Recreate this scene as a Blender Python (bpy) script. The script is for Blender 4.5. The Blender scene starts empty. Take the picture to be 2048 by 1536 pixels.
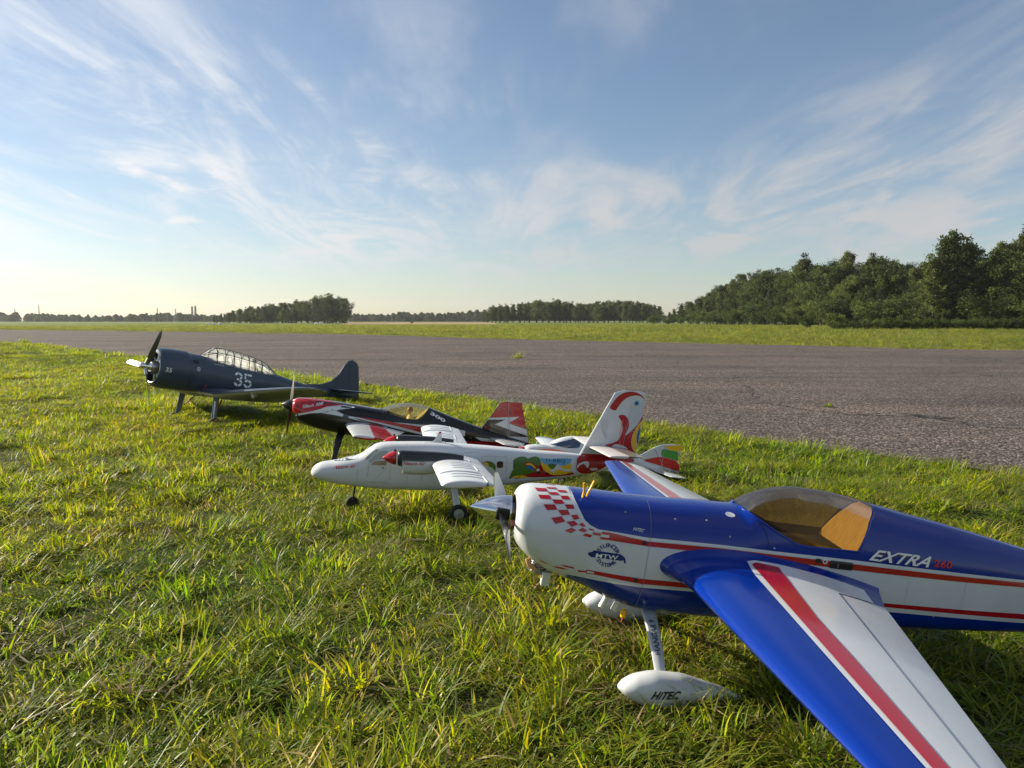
import bpy, bmesh, math, random, json
import numpy as np
from mathutils import Vector, Matrix, Euler
from mathutils.geometry import tessellate_polygon
from math import pi, sin, cos, radians, sqrt

SC = bpy.context.scene
COL = SC.collection
# ---------------------------------------------------------------- camera
cam = bpy.data.cameras.new('camera'); camo = bpy.data.objects.new('camera', cam); COL.objects.link(camo)
cam.sensor_width = 36.0; cam.lens = 1540/2048*36; cam.clip_start = .05; cam.clip_end = 20000
camo.location = (0, 0, .80); camo.rotation_euler = (pi/2-math.atan(127/1540), 0, 0)
SC.camera = camo
# ---------------------------------------------------------------- daylight: sky with cirrus, one low sun at the left
SUN_AZ, SUN_EL = radians(-69), radians(25)          # azimuth from +Y towards +X
SC.view_settings.view_transform = 'Standard'; SC.view_settings.look = 'None'; SC.view_settings.gamma = 1
SC.view_settings.exposure = 1.0; SC.view_settings.use_curve_mapping = False
world = bpy.data.worlds.new('World'); SC.world = world; world.use_nodes = True
def sky_world():
    nt = world.node_tree; nt.nodes.clear(); n = nt.nodes.new; L = nt.links.new
    out = n('ShaderNodeOutputWorld'); bg = n('ShaderNodeBackground'); bg.inputs['Strength'].default_value = SKY_STRENGTH
    sky = n('ShaderNodeTexSky'); sky.sky_type = 'NISHITA'; sky.sun_disc = False
    sky.sun_elevation = SUN_EL; sky.sun_rotation = SUN_AZ; sky.altitude = 50; sky.air_density = 1.0; sky.dust_density = .45; sky.ozone_density = 2.4
    tc = n('ShaderNodeTexCoord'); sep = n('ShaderNodeSeparateXYZ'); L(tc.outputs['Generated'], sep.inputs[0])
    def M(op, a, b=None, clamp=False):
        m = n('ShaderNodeMath'); m.operation = op; m.use_clamp = clamp
        for i, v in enumerate((a, b)):
            if v is None: continue
            if isinstance(v, (int, float)): m.inputs[i].default_value = v
            else: L(v, m.inputs[i])
        return m.outputs[0]
    zz = M('ADD', M('MAXIMUM', sep.outputs['Z'], 0.0), .10)
    px = M('DIVIDE', sep.outputs['X'], zz); py = M('DIVIDE', sep.outputs['Y'], zz)
    cmb = n('ShaderNodeCombineXYZ'); L(px, cmb.inputs[0]); L(py, cmb.inputs[1])
    def mapping(rot, sx, sy, off):
        m = n('ShaderNodeMapping'); m.inputs['Rotation'].default_value = (0, 0, radians(rot)); m.inputs['Scale'].default_value = (sx, sy, 1)
        m.inputs['Location'].default_value = (off[0], off[1], off[2]); L(cmb.outputs[0], m.inputs[0]); return m.outputs[0]
    def noise(vec, sc, det, rough, dist, lac=2.0):
        t = n('ShaderNodeTexNoise'); t.noise_dimensions = '3D'; L(vec, t.inputs['Vector']); t.inputs['Scale'].default_value = sc
        t.inputs['Detail'].default_value = det; t.inputs['Roughness'].default_value = rough; t.inputs['Distortion'].default_value = dist; t.inputs['Lacunarity'].default_value = lac
        return t.outputs['Fac']
    def ramp(v, a, b):
        m = n('ShaderNodeMapRange'); m.interpolation_type = 'SMOOTHSTEP'; L(v, m.inputs[0])
        m.inputs[1].default_value = a; m.inputs[2].default_value = b; return m.outputs[0]
    # long fibres, finer curls, and a broad patchiness that decides where cirrus is
    fib = noise(mapping(CIRRUS[0], .9, .30, (CIRRUS[1], CIRRUS[2], 0)), 2.0, 9, .60, 1.3)
    fib2 = noise(mapping(CIRRUS[0]+38, 1.5, .42, (7.3, 2.2, 3)), 2.4, 9, .62, 1.7)
    curl = noise(mapping(10, 1, 1, (4.7, 9.2, 1)), 3.0, 10, .68, 1.0)
    broad = noise(mapping(CIRRUS[3], .8, .55, (CIRRUS[4], CIRRUS[5], 5)), .55, 3, .5, .4)
    f = M('MULTIPLY', ramp(fib, .40, .68), ramp(broad, .32, .56))
    f2 = M('MULTIPLY', M('MULTIPLY', ramp(fib2, .42, .74), ramp(curl, .30, .72)), ramp(broad, .36, .60))
    veil = M('ADD', M('MULTIPLY', ramp(broad, .34, .74), .22), .03)
    cover = M('MINIMUM', M('ADD', M('ADD', M('MULTIPLY', f, .66), M('MULTIPLY', f2, .58)), veil), .92)
    fade = ramp(sep.outputs['Z'], .0, .10); cover = M('MULTIPLY', cover, M('ADD', M('MULTIPLY', fade, .75), .25))
    # cloud light: ice crystals scatter the sun forwards, so brighter towards the sun
    dotv = n('ShaderNodeVectorMath'); dotv.operation = 'DOT_PRODUCT'; L(tc.outputs['Generated'], dotv.inputs[0])
    dotv.inputs[1].default_value = (sin(SUN_AZ)*cos(SUN_EL), cos(SUN_AZ)*cos(SUN_EL), sin(SUN_EL))
    fw = ramp(dotv.outputs['Value'], .1, 1.0)
    br = M('ADD', M('MULTIPLY', fw, CLOUD[1]), CLOUD[0])
    cc = n('ShaderNodeCombineColor'); L(M('MULTIPLY', br, .965), cc.inputs[0]); L(M('MULTIPLY', br, .975), cc.inputs[1]); L(M('MULTIPLY', br, 1.0), cc.inputs[2])
    mix = n('ShaderNodeMix'); mix.data_type = 'RGBA'; L(cover, mix.inputs['Factor']); L(sky.outputs[0], mix.inputs['A']); L(cc.outputs[0], mix.inputs['B'])
    # a few low cumulus far off, all round the horizon
    az = M('ARCTAN2', sep.outputs['X'], sep.outputs['Y'])
    c2 = n('ShaderNodeCombineXYZ'); L(M('MULTIPLY', az, 7.0), c2.inputs[0]); L(M('MULTIPLY', sep.outputs['Z'], 22.0), c2.inputs[1]); c2.inputs[2].default_value = CUMU
    cn = n('ShaderNodeTexNoise'); L(c2.outputs[0], cn.inputs['Vector']); cn.inputs['Scale'].default_value = 1.0; cn.inputs['Detail'].default_value = 7; cn.inputs['Roughness'].default_value = .52
    band = M('MULTIPLY', ramp(sep.outputs['Z'], .06, .10), M('SUBTRACT', 1.0, ramp(sep.outputs['Z'], .11, .17)))
    cum = M('MULTIPLY', ramp(cn.outputs['Fac'], .56, .64), band)
    mix2 = n('ShaderNodeMix'); mix2.data_type = 'RGBA'; L(M('MULTIPLY', cum, .85), mix2.inputs['Factor']); L(mix.outputs['Result'], mix2.inputs['A']); L(cc.outputs[0], mix2.inputs['B'])
    L(mix2.outputs['Result'], bg.inputs['Color']); L(bg.outputs[0], out.inputs[0])
    world.cycles.sampling_method = 'MANUAL'; world.cycles.sample_map_resolution = 512
SKY_STRENGTH = .060
CIRRUS = (15, 13.2, 6.8, 40, 1.7, 18.1); CLOUD = (5.0, 3.8); CUMU = 20.55
sky_world()
sun = bpy.data.lights.new('sun', 'SUN'); sun.energy = 5.0; sun.angle = radians(.55); sun.color = (1.0, .90, .72)
suno = bpy.data.objects.new('sun', sun); COL.objects.link(suno)
suno.rotation_euler = Vector((-sin(SUN_AZ)*cos(SUN_EL), -cos(SUN_AZ)*cos(SUN_EL), -sin(SUN_EL))).to_track_quat('-Z', 'Y').to_euler()
SC.cycles.max_bounces = 6; SC.cycles.diffuse_bounces = 2; SC.cycles.glossy_bounces = 3; SC.cycles.transmission_bounces = 4; SC.cycles.transparent_max_bounces = 8; SC.cycles.use_denoising = True
SC.cycles.sample_clamp_indirect = 6.0

# ---------------------------------------------------------------- helpers
def lin(r, g, b):
    f = lambda c: (c/255)/12.92 if c <= 10.31 else ((c/255+.055)/1.055)**2.4
    return (f(r), f(g), f(b))
MATS = {}
def mat(name, col=(.8, .8, .8), rough=.5, metal=0., coat=0., spec=.5, bump=0., bscale=40., vary=0., vscale=8., attr=False, trans=0., ior=1.45, coatr=.05):
    """Principled material; attr: colour from the painted colour layer; vary/bump: procedural unevenness"""
    if name in MATS: return MATS[name]
    m = bpy.data.materials.new(name); m.use_nodes = True; MATS[name] = m
    nt = m.node_tree; b = nt.nodes['Principled BSDF']; n = nt.nodes.new; L = nt.links.new
    b.inputs['Base Color'].default_value = (*col, 1); b.inputs['Roughness'].default_value = rough; b.inputs['Metallic'].default_value = metal
    b.inputs['Coat Weight'].default_value = coat; b.inputs['Coat Roughness'].default_value = coatr; b.inputs['Specular IOR Level'].default_value = spec
    b.inputs['Transmission Weight'].default_value = trans; b.inputs['IOR'].default_value = ior
    src = None
    if attr:
        a = n('ShaderNodeAttribute'); a.attribute_name = 'Col'; src = a.outputs['Color']
    tc = n('ShaderNodeTexCoord')
    if vary:
        no = n('ShaderNodeTexNoise'); no.inputs['Scale'].default_value = vscale; no.inputs['Detail'].default_value = 6; no.inputs['Roughness'].default_value = .65
        L(tc.outputs['Object'], no.inputs['Vector'])
        mr = n('ShaderNodeMapRange'); L(no.outputs['Fac'], mr.inputs[0]); mr.inputs[1].default_value = .3; mr.inputs[2].default_value = .7; mr.inputs[3].default_value = 1-vary; mr.inputs[4].default_value = 1+vary*.6
        mx = n('ShaderNodeMix'); mx.data_type = 'RGBA'; mx.blend_type = 'MULTIPLY'; mx.inputs['Factor'].default_value = 1
        if src: L(src, mx.inputs['A'])
        else: mx.inputs['A'].default_value = (*col, 1)
        cc = n('ShaderNodeCombineColor'); [L(mr.outputs[0], cc.inputs[i]) for i in range(3)]; L(cc.outputs[0], mx.inputs['B']); src = mx.outputs['Result']
        r2 = n('ShaderNodeMapRange'); L(no.outputs['Fac'], r2.inputs[0]); r2.inputs[3].default_value = max(rough*.6, .02); r2.inputs[4].default_value = min(rough*1.5, 1); L(r2.outputs[0], b.inputs['Roughness'])
    if src: L(src, b.inputs['Base Color'])
    if bump:
        nb = n('ShaderNodeTexNoise'); nb.inputs['Scale'].default_value = bscale; nb.inputs['Detail'].default_value = 4; L(tc.outputs['Object'], nb.inputs['Vector'])
        bp = n('ShaderNodeBump'); bp.inputs['Strength'].default_value = bump; bp.inputs['Distance'].default_value = .002; L(nb.outputs['Fac'], bp.inputs['Height']); L(bp.outputs[0], b.inputs['Normal'])
        if coat: L(bp.outputs[0], b.inputs['Coat Normal'])
    return m

def meshobj(name, verts, faces, m, parent=None, smooth=True, cols=None, sharp=None):
    me = bpy.data.meshes.new(name); me.from_pydata([tuple(map(float, v)) for v in verts], [], [tuple(map(int, f)) for f in faces])
    if cols is not None:
        a = me.color_attributes.new('Col', 'FLOAT_COLOR', 'POINT')
        c = np.ones((len(verts), 4), np.float32); c[:, :3] = cols; a.data.foreach_set('color', c.ravel())
    me.validate(); me.update()
    if smooth: me.polygons.foreach_set('use_smooth', [True]*len(me.polygons))
    if sharp: me.set_sharp_from_angle(angle=radians(sharp))
    if m: me.materials.append(m)
    o = bpy.data.objects.new(name, me); COL.objects.link(o)
    if parent: o.parent = parent
    return o
def thing(name, label, cat, loc=(0, 0, 0), rot=(0, 0, 0), group=None):
    o = bpy.data.objects.new(name, None); COL.objects.link(o); o.empty_display_size = .05
    o.location = loc; o.rotation_euler = rot; o['label'] = label; o['category'] = cat
    if group: o['group'] = group
    return o
class MB:
    """collects pieces of one part into one mesh"""
    def __init__(s): s.v = []; s.f = []
    def add(s, v, f):
        k = len(s.v); s.v += [tuple(map(float, q)) for q in v]; s.f += [tuple(i+k for i in q) for q in f]; return s
    def grid(s, rings, close=True, cap0=False, cap1=False):
        k = len(s.v); n = len(rings[0])
        for r in rings: s.v += [tuple(map(float, q)) for q in r]
        for i in range(len(rings)-1):
            for j in range(n if close else n-1):
                j2 = (j+1) % n; s.f.append((k+i*n+j, k+(i+1)*n+j, k+(i+1)*n+j2, k+i*n+j2))
        if cap0: s.f.append(tuple(k+j for j in range(n)))
        if cap1: s.f.append(tuple(k+(len(rings)-1)*n+j for j in range(n))[::-1])
        return s
    def tube(s, pts, r, n=8, cap=True, flat=1.0):
        pts = [Vector(p) for p in pts]; rr = r if isinstance(r, (list, tuple)) else [r]*len(pts); rings = []; up = Vector((0.13, .2, 1)).normalized()
        for i, p in enumerate(pts):
            t = (pts[min(i+1, len(pts)-1)]-pts[max(i-1, 0)]).normalized(); a = t.cross(up)
            if a.length < 1e-3: a = t.cross(Vector((1, 0, 0)))
            a.normalize(); b = t.cross(a); rings.append([p+(a*cos(2*pi*j/n)+b*sin(2*pi*j/n)*flat)*rr[i] for j in range(n)])
        return s.grid(rings, True, cap, cap)
    def lathe(s, prof, n=32, org=(0, 0, 0), ax='x', cap0=False, cap1=False):
        rings = []
        for a, r in prof:
            ring = []
            for j in range(n):
                c, d = cos(2*pi*j/n)*r, sin(2*pi*j/n)*r
                q = {'x': (a, c, d), 'y': (c, a, d), 'z': (c, d, a)}[ax]; ring.append((q[0]+org[0], q[1]+org[1], q[2]+org[2]))
            rings.append(ring)
        return s.grid(rings, True, cap0, cap1)
    def box(s, c, h, R=None):
        v = [Vector((x*h[0], y*h[1], z*h[2])) for x in (-1, 1) for y in (-1, 1) for z in (-1, 1)]
        if R is not None: v = [R @ q for q in v]
        return s.add([q+Vector(c) for q in v], [(0, 1, 3, 2), (4, 6, 7, 5), (0, 4, 5, 1), (2, 3, 7, 6), (0, 2, 6, 4), (1, 5, 7, 3)])
    def build(s, name, m, parent=None, smooth=True, sharp=40): return meshobj(name, s.v, s.f, m, parent, smooth, None, sharp)

def inpoly(px, pz, poly):
    poly = np.asarray(poly, float); out = np.zeros(px.shape, bool)
    bb = (px >= poly[:, 0].min()) & (px <= poly[:, 0].max()) & (pz >= poly[:, 1].min()) & (pz <= poly[:, 1].max())
    if not bb.any(): return out
    x = px[bb]; z = pz[bb]; c = np.zeros(x.shape, bool); j = len(poly)-1
    for i in range(len(poly)):
        xi, zi = poly[i]; xj, zj = poly[j]
        if zi != zj: c ^= ((zi > z) != (zj > z)) & (x < (xj-xi)*(z-zi)/(zj-zi)+xi)
        j = i
    out[bb] = c; return out
def smoothpoly(p, it=2):
    p = [tuple(q) for q in p]
    for _ in range(it):
        o = []
        for i in range(len(p)):
            a, b = p[i], p[(i+1) % len(p)]; o += [(a[0]*.75+b[0]*.25, a[1]*.75+b[1]*.25), (a[0]*.25+b[0]*.75, a[1]*.25+b[1]*.75)]
        p = o
    return p
def strokes(lines, w):
    out = []
    for l in lines:
        for a, b in zip(l[:-1], l[1:]):
            d = np.subtract(b, a); n = np.array([-d[1], d[0]])/max(np.hypot(*d), 1e-9)*w/2; out.append([np.add(a, n), np.add(b, n), np.subtract(b, n), np.subtract(a, n)])
    return out
def painter(base, layers, dx, dz, ss=3):
    """colours for points from painted areas (colour, polygons) in the side view; dx,dz: spacing for soft edges"""
    def f(x, z):
        acc = np.zeros((len(x), 3))
        for i in range(ss):
            for j in range(ss):
                X = x+dx*((i+.5)/ss-.5); Zz = z+dz*((j+.5)/ss-.5); c = np.tile(np.array(base, float), (len(x), 1))
                for colr, polys in layers:
                    for p in polys: c[inpoly(X, Zz, p)] = colr
                acc += c
        return acc/(ss*ss)
    return f
def body(fu, xs, N): 
    return [fu.ring(x, N) for x in xs]
def stations(fu, step, x0=None, x1=None):
    a = fu.x0 if x0 is None else x0; b = fu.x1 if x1 is None else x1
    return np.linspace(a, b, max(2, int((b-a)/step)+1))
def loft_parts(fu, xs, N, paint, parts, parent, m):
    """build the body skin; parts: list of (name, selector(xc, yc, zc) -> bool mask, material or None)"""
    R = np.array(body(fu, xs, N)); nx = len(xs); V = R.reshape(-1, 3); C = paint(V[:, 0], V[:, 2])
    i, j = np.meshgrid(np.arange(nx-1), np.arange(N), indexing='ij'); j2 = (j+1) % N
    F = np.stack([i*N+j, (i+1)*N+j, (i+1)*N+j2, i*N+j2], -1).reshape(-1, 4); fc = V[F].mean(1); left = np.ones(len(F), bool); res = {}
    for name, sel, mm in parts:
        k = left & (np.ones(len(F), bool) if sel is None else sel(fc)); left &= ~k
        f = F[k]; u, inv = np.unique(f, return_inverse=True)
        res[name] = meshobj(name, V[u], inv.reshape(-1, 4), mm or m, parent, True, C[u])
    return res
def plate(name, poly, t, m, parent, y=0., edge=.35, smoothit=0):
    """flat tail surface: outline in x,z, thickness t, edges drawn in"""
    p = smoothpoly(poly, smoothit) if smoothit else [tuple(q) for q in poly]
    a = np.array(p); ar = 0.5*np.sum(a[:, 0]*np.roll(a[:, 1], -1)-np.roll(a[:, 0], -1)*a[:, 1]); nrm = []
    for k in range(len(a)):
        d1 = a[k]-a[k-1]; d2 = a[(k+1) % len(a)]-a[k]; d1 = d1/max(np.hypot(*d1), 1e-9); d2 = d2/max(np.hypot(*d2), 1e-9); d = d1+d2; nn = np.array([-d[1], d[0]])*(1 if ar > 0 else -1); nrm.append(nn/max(np.hypot(*nn), 1e-6))
    ins = a+np.array(nrm)*t*.7; k = len(a); v = []
    for q in ins: v.append((q[0], y-t/2, q[1]))
    for q in a: v.append((q[0], y-t*.18, q[1]))
    for q in a: v.append((q[0], y+t*.18, q[1]))
    for q in ins: v.append((q[0], y+t/2, q[1]))
    f = []
    for r in range(3):
        for i in range(k): i2 = (i+1) % k; f.append((r*k+i, r*k+i2, (r+1)*k+i2, (r+1)*k+i))
    tri = tessellate_polygon([[Vector((q[0], q[1], 0)) for q in ins]])
    f += [tuple(t_) for t_ in tri]+[tuple(3*k+i for i in t_) for t_ in tri]
    o = meshobj(name, v, f, m, parent, False); bm = bmesh.new(); bm.from_mesh(o.data); bmesh.ops.recalc_face_normals(bm, faces=bm.faces); bm.to_mesh(o.data); bm.free(); return o
def flatmark(name, polys, y, m, parent, sm=1, both=None):
    """painted mark on a flat upright surface; both: also on the other face"""
    mb = MB()
    for p in polys:
        q = smoothpoly(p, sm) if sm else p
        tri = tessellate_polygon([[Vector((a[0], a[1], 0)) for a in q]])
        mb.add([(a[0], y, a[1]) for a in q], tri)
        if both is not None: mb.add([(a[0], both, a[1]) for a in q], tri)
    return mb.build(name, m, parent, False, None)
def textmesh(s, size=1., shear=0., bold=0., align='LEFT', spacing=1.0):
    cu = bpy.data.curves.new('t', 'FONT'); cu.body = s; cu.size = size; cu.shear = shear; cu.offset = bold; cu.align_x = align; cu.resolution_u = 3; cu.space_character = spacing
    o = bpy.data.objects.new('t', cu); COL.objects.link(o); me = bpy.data.meshes.new_from_object(o); 
    v = [tuple(q.co) for q in me.vertices]; f = [tuple(p.vertices) for p in me.polygons]
    bpy.data.objects.remove(o); bpy.data.curves.remove(cu); bpy.data.meshes.remove(me); return v, f
def lettering(name, s, fn, m, parent, shear=0., bold=.0, height=None, width=None, spacing=1.0):
    """text in a unit box (0..1, 0..1) bent on to a surface by fn(u, v) -> point"""
    v, f = textmesh(s, 1., shear, bold, spacing=spacing); a = np.array(v); lo = a.min(0); hi = a.max(0)
    P = [fn((q[0]-lo[0])/(hi[0]-lo[0]), (q[1]-lo[1])/(hi[1]-lo[1])) for q in a]
    return meshobj(name, P, f, m, parent, False)
def on_side(fu, o, e, h, off=.0012):
    """frame on the port side of a body: origin o, end of baseline e, top of first letter h (x,z pairs)"""
    o, e, h = map(np.array, (o, e, h))
    def fn(u, v):
        q = o+(e-o)*u+(h-o)*v; return (q[0], -float(fu.half(q[0], q[1]))-off, q[1])
    return fn
def sidemark(name, fu, polys, m, parent, off=.0008, sm=0, cell=.02, both=False):
    """thin painted or stuck-on mark lying on the port side of a body"""
    mb = MB()
    for p in polys:
        q = smoothpoly(p, sm) if sm else p
        bm = bmesh.new(); vs = [bm.verts.new((a[0], 0, a[1])) for a in q]; bm.faces.new(vs); bmesh.ops.triangulate(bm, faces=bm.faces[:])
        A = np.array(q)
        for ax in (0, 1):
            c = A[:, ax].min()+cell
            while c < A[:, ax].max():
                bmesh.ops.bisect_plane(bm, geom=bm.verts[:]+bm.edges[:]+bm.faces[:], plane_co=(c, 0, 0) if ax == 0 else (0, 0, c), plane_no=(1, 0, 0) if ax == 0 else (0, 0, 1)); c += cell
        bm.verts.index_update()
        X = np.array([v.co.x for v in bm.verts]); Zc = np.array([v.co.z for v in bm.verts]); Yh = fu.half(X, Zc)+off; zt = fu.at(X)[0]
        up = off*np.clip((Zc-zt+.012)/.012, 0, 1)
        fc = [tuple(v.index for v in f.verts) for f in bm.faces]; mb.add(np.stack([X, -Yh, Zc+up], 1), fc)
        if both: mb.add(np.stack([X, Yh, Zc+up], 1), [f[::-1] for f in fc])
        bm.free()
    return mb.build(name, m, parent, True, None)
def wingmark(name, secs, poly, m, parent, sign=-1, off=.0006, cell=.008, ycell=.05):
    """painted area on the top of a wing; poly in x, span (y<0 = port)"""
    S = np.array(secs, float); A = airfoil(120, .12, 0)[:120][::-1]; bm = bmesh.new(); bm.faces.new([bm.verts.new((a[0], a[1], 0)) for a in poly]); bmesh.ops.triangulate(bm, faces=bm.faces[:]); Q = np.array(poly)
    for ax, c_ in ((0, cell), (1, ycell)):
        c = Q[:, ax].min()+c_
        while c < Q[:, ax].max():
            bmesh.ops.bisect_plane(bm, geom=bm.verts[:]+bm.edges[:]+bm.faces[:], plane_co=(c, 0, 0) if ax == 0 else (0, c, 0), plane_no=(1, 0, 0) if ax == 0 else (0, 1, 0)); c += c_
    bm.verts.index_update(); V = []
    for v in bm.verts:
        y = abs(v.co.y); le, c, z, t, cm, tw = [np.interp(y, S[:, 0], S[:, k]) for k in range(1, 7)]; u = min(max((v.co.x-le)/c, 0), 1); x_ = u; yt = 5*t*(.2969*sqrt(x_)-.126*x_-.3516*x_**2+.2843*x_**3-.1036*x_**4); V.append((v.co.x, sign*y, z+c*(cm*4*u*(1-u)+yt)+off))
    f = [tuple(v.index for v in q.verts) for q in bm.faces]; bm.free(); o = meshobj(name, V, f, m, parent, True)
    def ztop(x, y):
        le, c, z, t, cm, tw = [np.interp(y, S[:, 0], S[:, k]) for k in range(1, 7)]; u = min(max((x-le)/c, 1e-4), 1); return z+c*(cm*4*u*(1-u)+5*t*(.2969*sqrt(u)-.126*u-.3516*u**2+.2843*u**3-.1036*u**4))
    nr = []
    for x, y, z in V: e = .004; gx = (ztop(x+e, abs(y))-ztop(x-e, abs(y)))/(2*e); gy = (ztop(x, abs(y)+e)-ztop(x, abs(y)-e))/(2*e)*(1 if y > 0 else -1); nr.append(Vector((-gx, -gy, 1)).normalized())
    bmf = bmesh.new(); bmf.from_mesh(o.data)
    for q in bmf.faces:
        q.normal_update()
        if q.normal.z < 0: q.normal_flip()
    bmf.to_mesh(o.data); bmf.free(); o.data.normals_split_custom_set_from_vertices(nr); return o
def airfoil(n, t, camber=.0):
    """closed section from trailing edge over the top to the nose and back below; x 0..1"""
    b = np.linspace(0, pi, n); x = .5*(1+np.cos(b)); yt = 5*t*(.2969*np.sqrt(x)-.126*x-.3516*x**2+.2843*x**3-.1036*x**4); yc = camber*4*x*(1-x)
    return np.concatenate([np.stack([x, yc+yt], 1), np.stack([x[::-1][1:-1], (yc-yt)[::-1][1:-1]], 1)])
def wing(name, secs, m, parent, paint=None, base=(.8, .8, .8), n=40, step=.02, tip=True, x_from=0., x_to=1., sign=-1):
    """secs: (span y>0, leading edge x, chord, z, thickness, camber, twist deg); sign -1 port, +1 starboard"""
    S = np.array(secs, float); ys = []
    for a, b in zip(S[:-1, 0], S[1:, 0]): ys += list(np.linspace(a, b, max(2, int((b-a)/step)+1))[:-1])
    ys.append(S[-1, 0]); rings = []; L0 = None
    for y in ys:
        le, c, z, t, cm, tw = [np.interp(y, S[:, 0], S[:, k]) for k in range(1, 7)]
        A = airfoil(n, t, cm); X = np.clip(A[:, 0], x_from, x_to)
        if x_from > 0 or x_to < 1:
            up = np.arange(len(A)) < n; xs = np.linspace(x_to, x_from, n); full = airfoil(200, t, cm); U = full[:200]; D = np.concatenate([[full[199]], full[200:], [full[0]]])
            zu = np.interp(xs, U[::-1, 0], U[::-1, 1]); zd = np.interp(xs, D[:, 0], D[:, 1])
            A = np.concatenate([np.stack([xs, zu], 1), np.stack([xs[::-1][1:-1], zd[::-1][1:-1]], 1)])
        r = radians(tw); xx = le+c*(A[:, 0]*cos(r)+A[:, 1]*sin(r)); zz = z+c*(A[:, 1]*cos(r)-A[:, 0]*sin(r)); rings.append(np.stack([xx, np.full(len(A), sign*y), zz], 1))
    if tip:
        last = rings[-1]; cx = last[:, 0].mean(); cz = last[:, 2].mean(); th = last[:, 2].max()-last[:, 2].min()
        for k, (o_, s_) in enumerate(((.25, .985), (.45, .93), (.58, .8), (.62, .5))):
            q = last.copy(); q[:, 1] += sign*th*o_; q[:, 2] = cz+(q[:, 2]-cz)*s_*(1-.25*k/3); q[:, 0] = cx+(q[:, 0]-cx)*(1-.012*(k+1)**1.5); rings.append(q)
    nr = len(rings[0]); V = np.concatenate(rings); f = []
    for i in range(len(rings)-1):
        for j in range(nr):
            j2 = (j+1) % nr; q = (i*nr+j, i*nr+j2, (i+1)*nr+j2, (i+1)*nr+j); f.append(q if sign < 0 else q[::-1])
    c0 = tuple(range(nr)); c1 = tuple((len(rings)-1)*nr+j for j in range(nr)); f += [c0[::-1], c1] if sign < 0 else [c0, c1[::-1]]
    C = np.tile(np.array(base, float), (len(V), 1)) if paint is None else paint(V, rings, nr)
    o = meshobj(name, V, f, m, parent, True, C, 50); bm = bmesh.new(); bm.from_mesh(o.data); bmesh.ops.recalc_face_normals(bm, faces=bm.faces); bm.to_mesh(o.data); bm.free(); return o
def wheel(parent, c, r, w, hub=.45, rot=0., hubm=None, name='wheel'):
    t = MB(); pr = [(-w*.30, r*.55), (-w*.5, r*.70), (-w*.5, r*.86), (-w*.34, r*.97), (0, r), (w*.34, r*.97), (w*.5, r*.86), (w*.5, r*.70), (w*.30, r*.55)]
    t.lathe(pr+[pr[0]], 28, (0, 0, 0), 'y'); o = t.build(name, mat('tyre_rubber', (.018, .018, .019), .75, bump=.4, bscale=300), parent); o.location = c; o.rotation_euler = (0, 0, rot)
    h = MB(); h.lathe([(-w*.34, 0.001), (-w*.36, r*hub*.4), (-w*.28, r*hub*.5), (-w*.3, r*.56), (w*.3, r*.56), (w*.28, r*hub*.5), (w*.36, r*hub*.4), (w*.34, .001)], 20, (0, 0, 0), 'y'); h.build('hub', hubm or mat('hub_grey', lin(190, 195, 200), .35, .6), o); return o
def blade(mb, root, d, ax, r0, r1, c0, c1, t=.10, pitch0=55, pitch1=15, n=9):
    """propeller blade along unit vector d from radius r0 to r1, turning about axis ax"""
    d = Vector(d).normalized(); ax = Vector(ax).normalized(); tv = ax.cross(d); rings = []
    for i in range(n):
        u = i/(n-1); r = r0+(r1-r0)*u; c = (c0+(c1-c0)*u)*(1 if u < .85 else max(.12, sqrt(max(0, 1-((u-.85)/.15)**2)))) * (.55+.45*min(1, u/.25)); p = radians(pitch0+(pitch1-pitch0)*u)
        cd = tv*cos(p)+ax*sin(p); nd = ax*cos(p)-tv*sin(p); ring = []
        for x, z in airfoil(7, t, .03): ring.append(Vector(root)+d*r+cd*(x-.35)*c+nd*z*c)
        rings.append(ring)
    return mb.grid(rings, True, True, True)
WHITE = lin(202, 206, 210); RED = lin(168, 18, 30); BLUE = lin(0, 42, 134); NAVY = lin(56, 70, 88)
GLOSS = mat('gloss_paint', attr=True, rough=.16, coat=.22, spec=.4, bump=.14, bscale=9, vary=.10, vscale=6)

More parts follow.
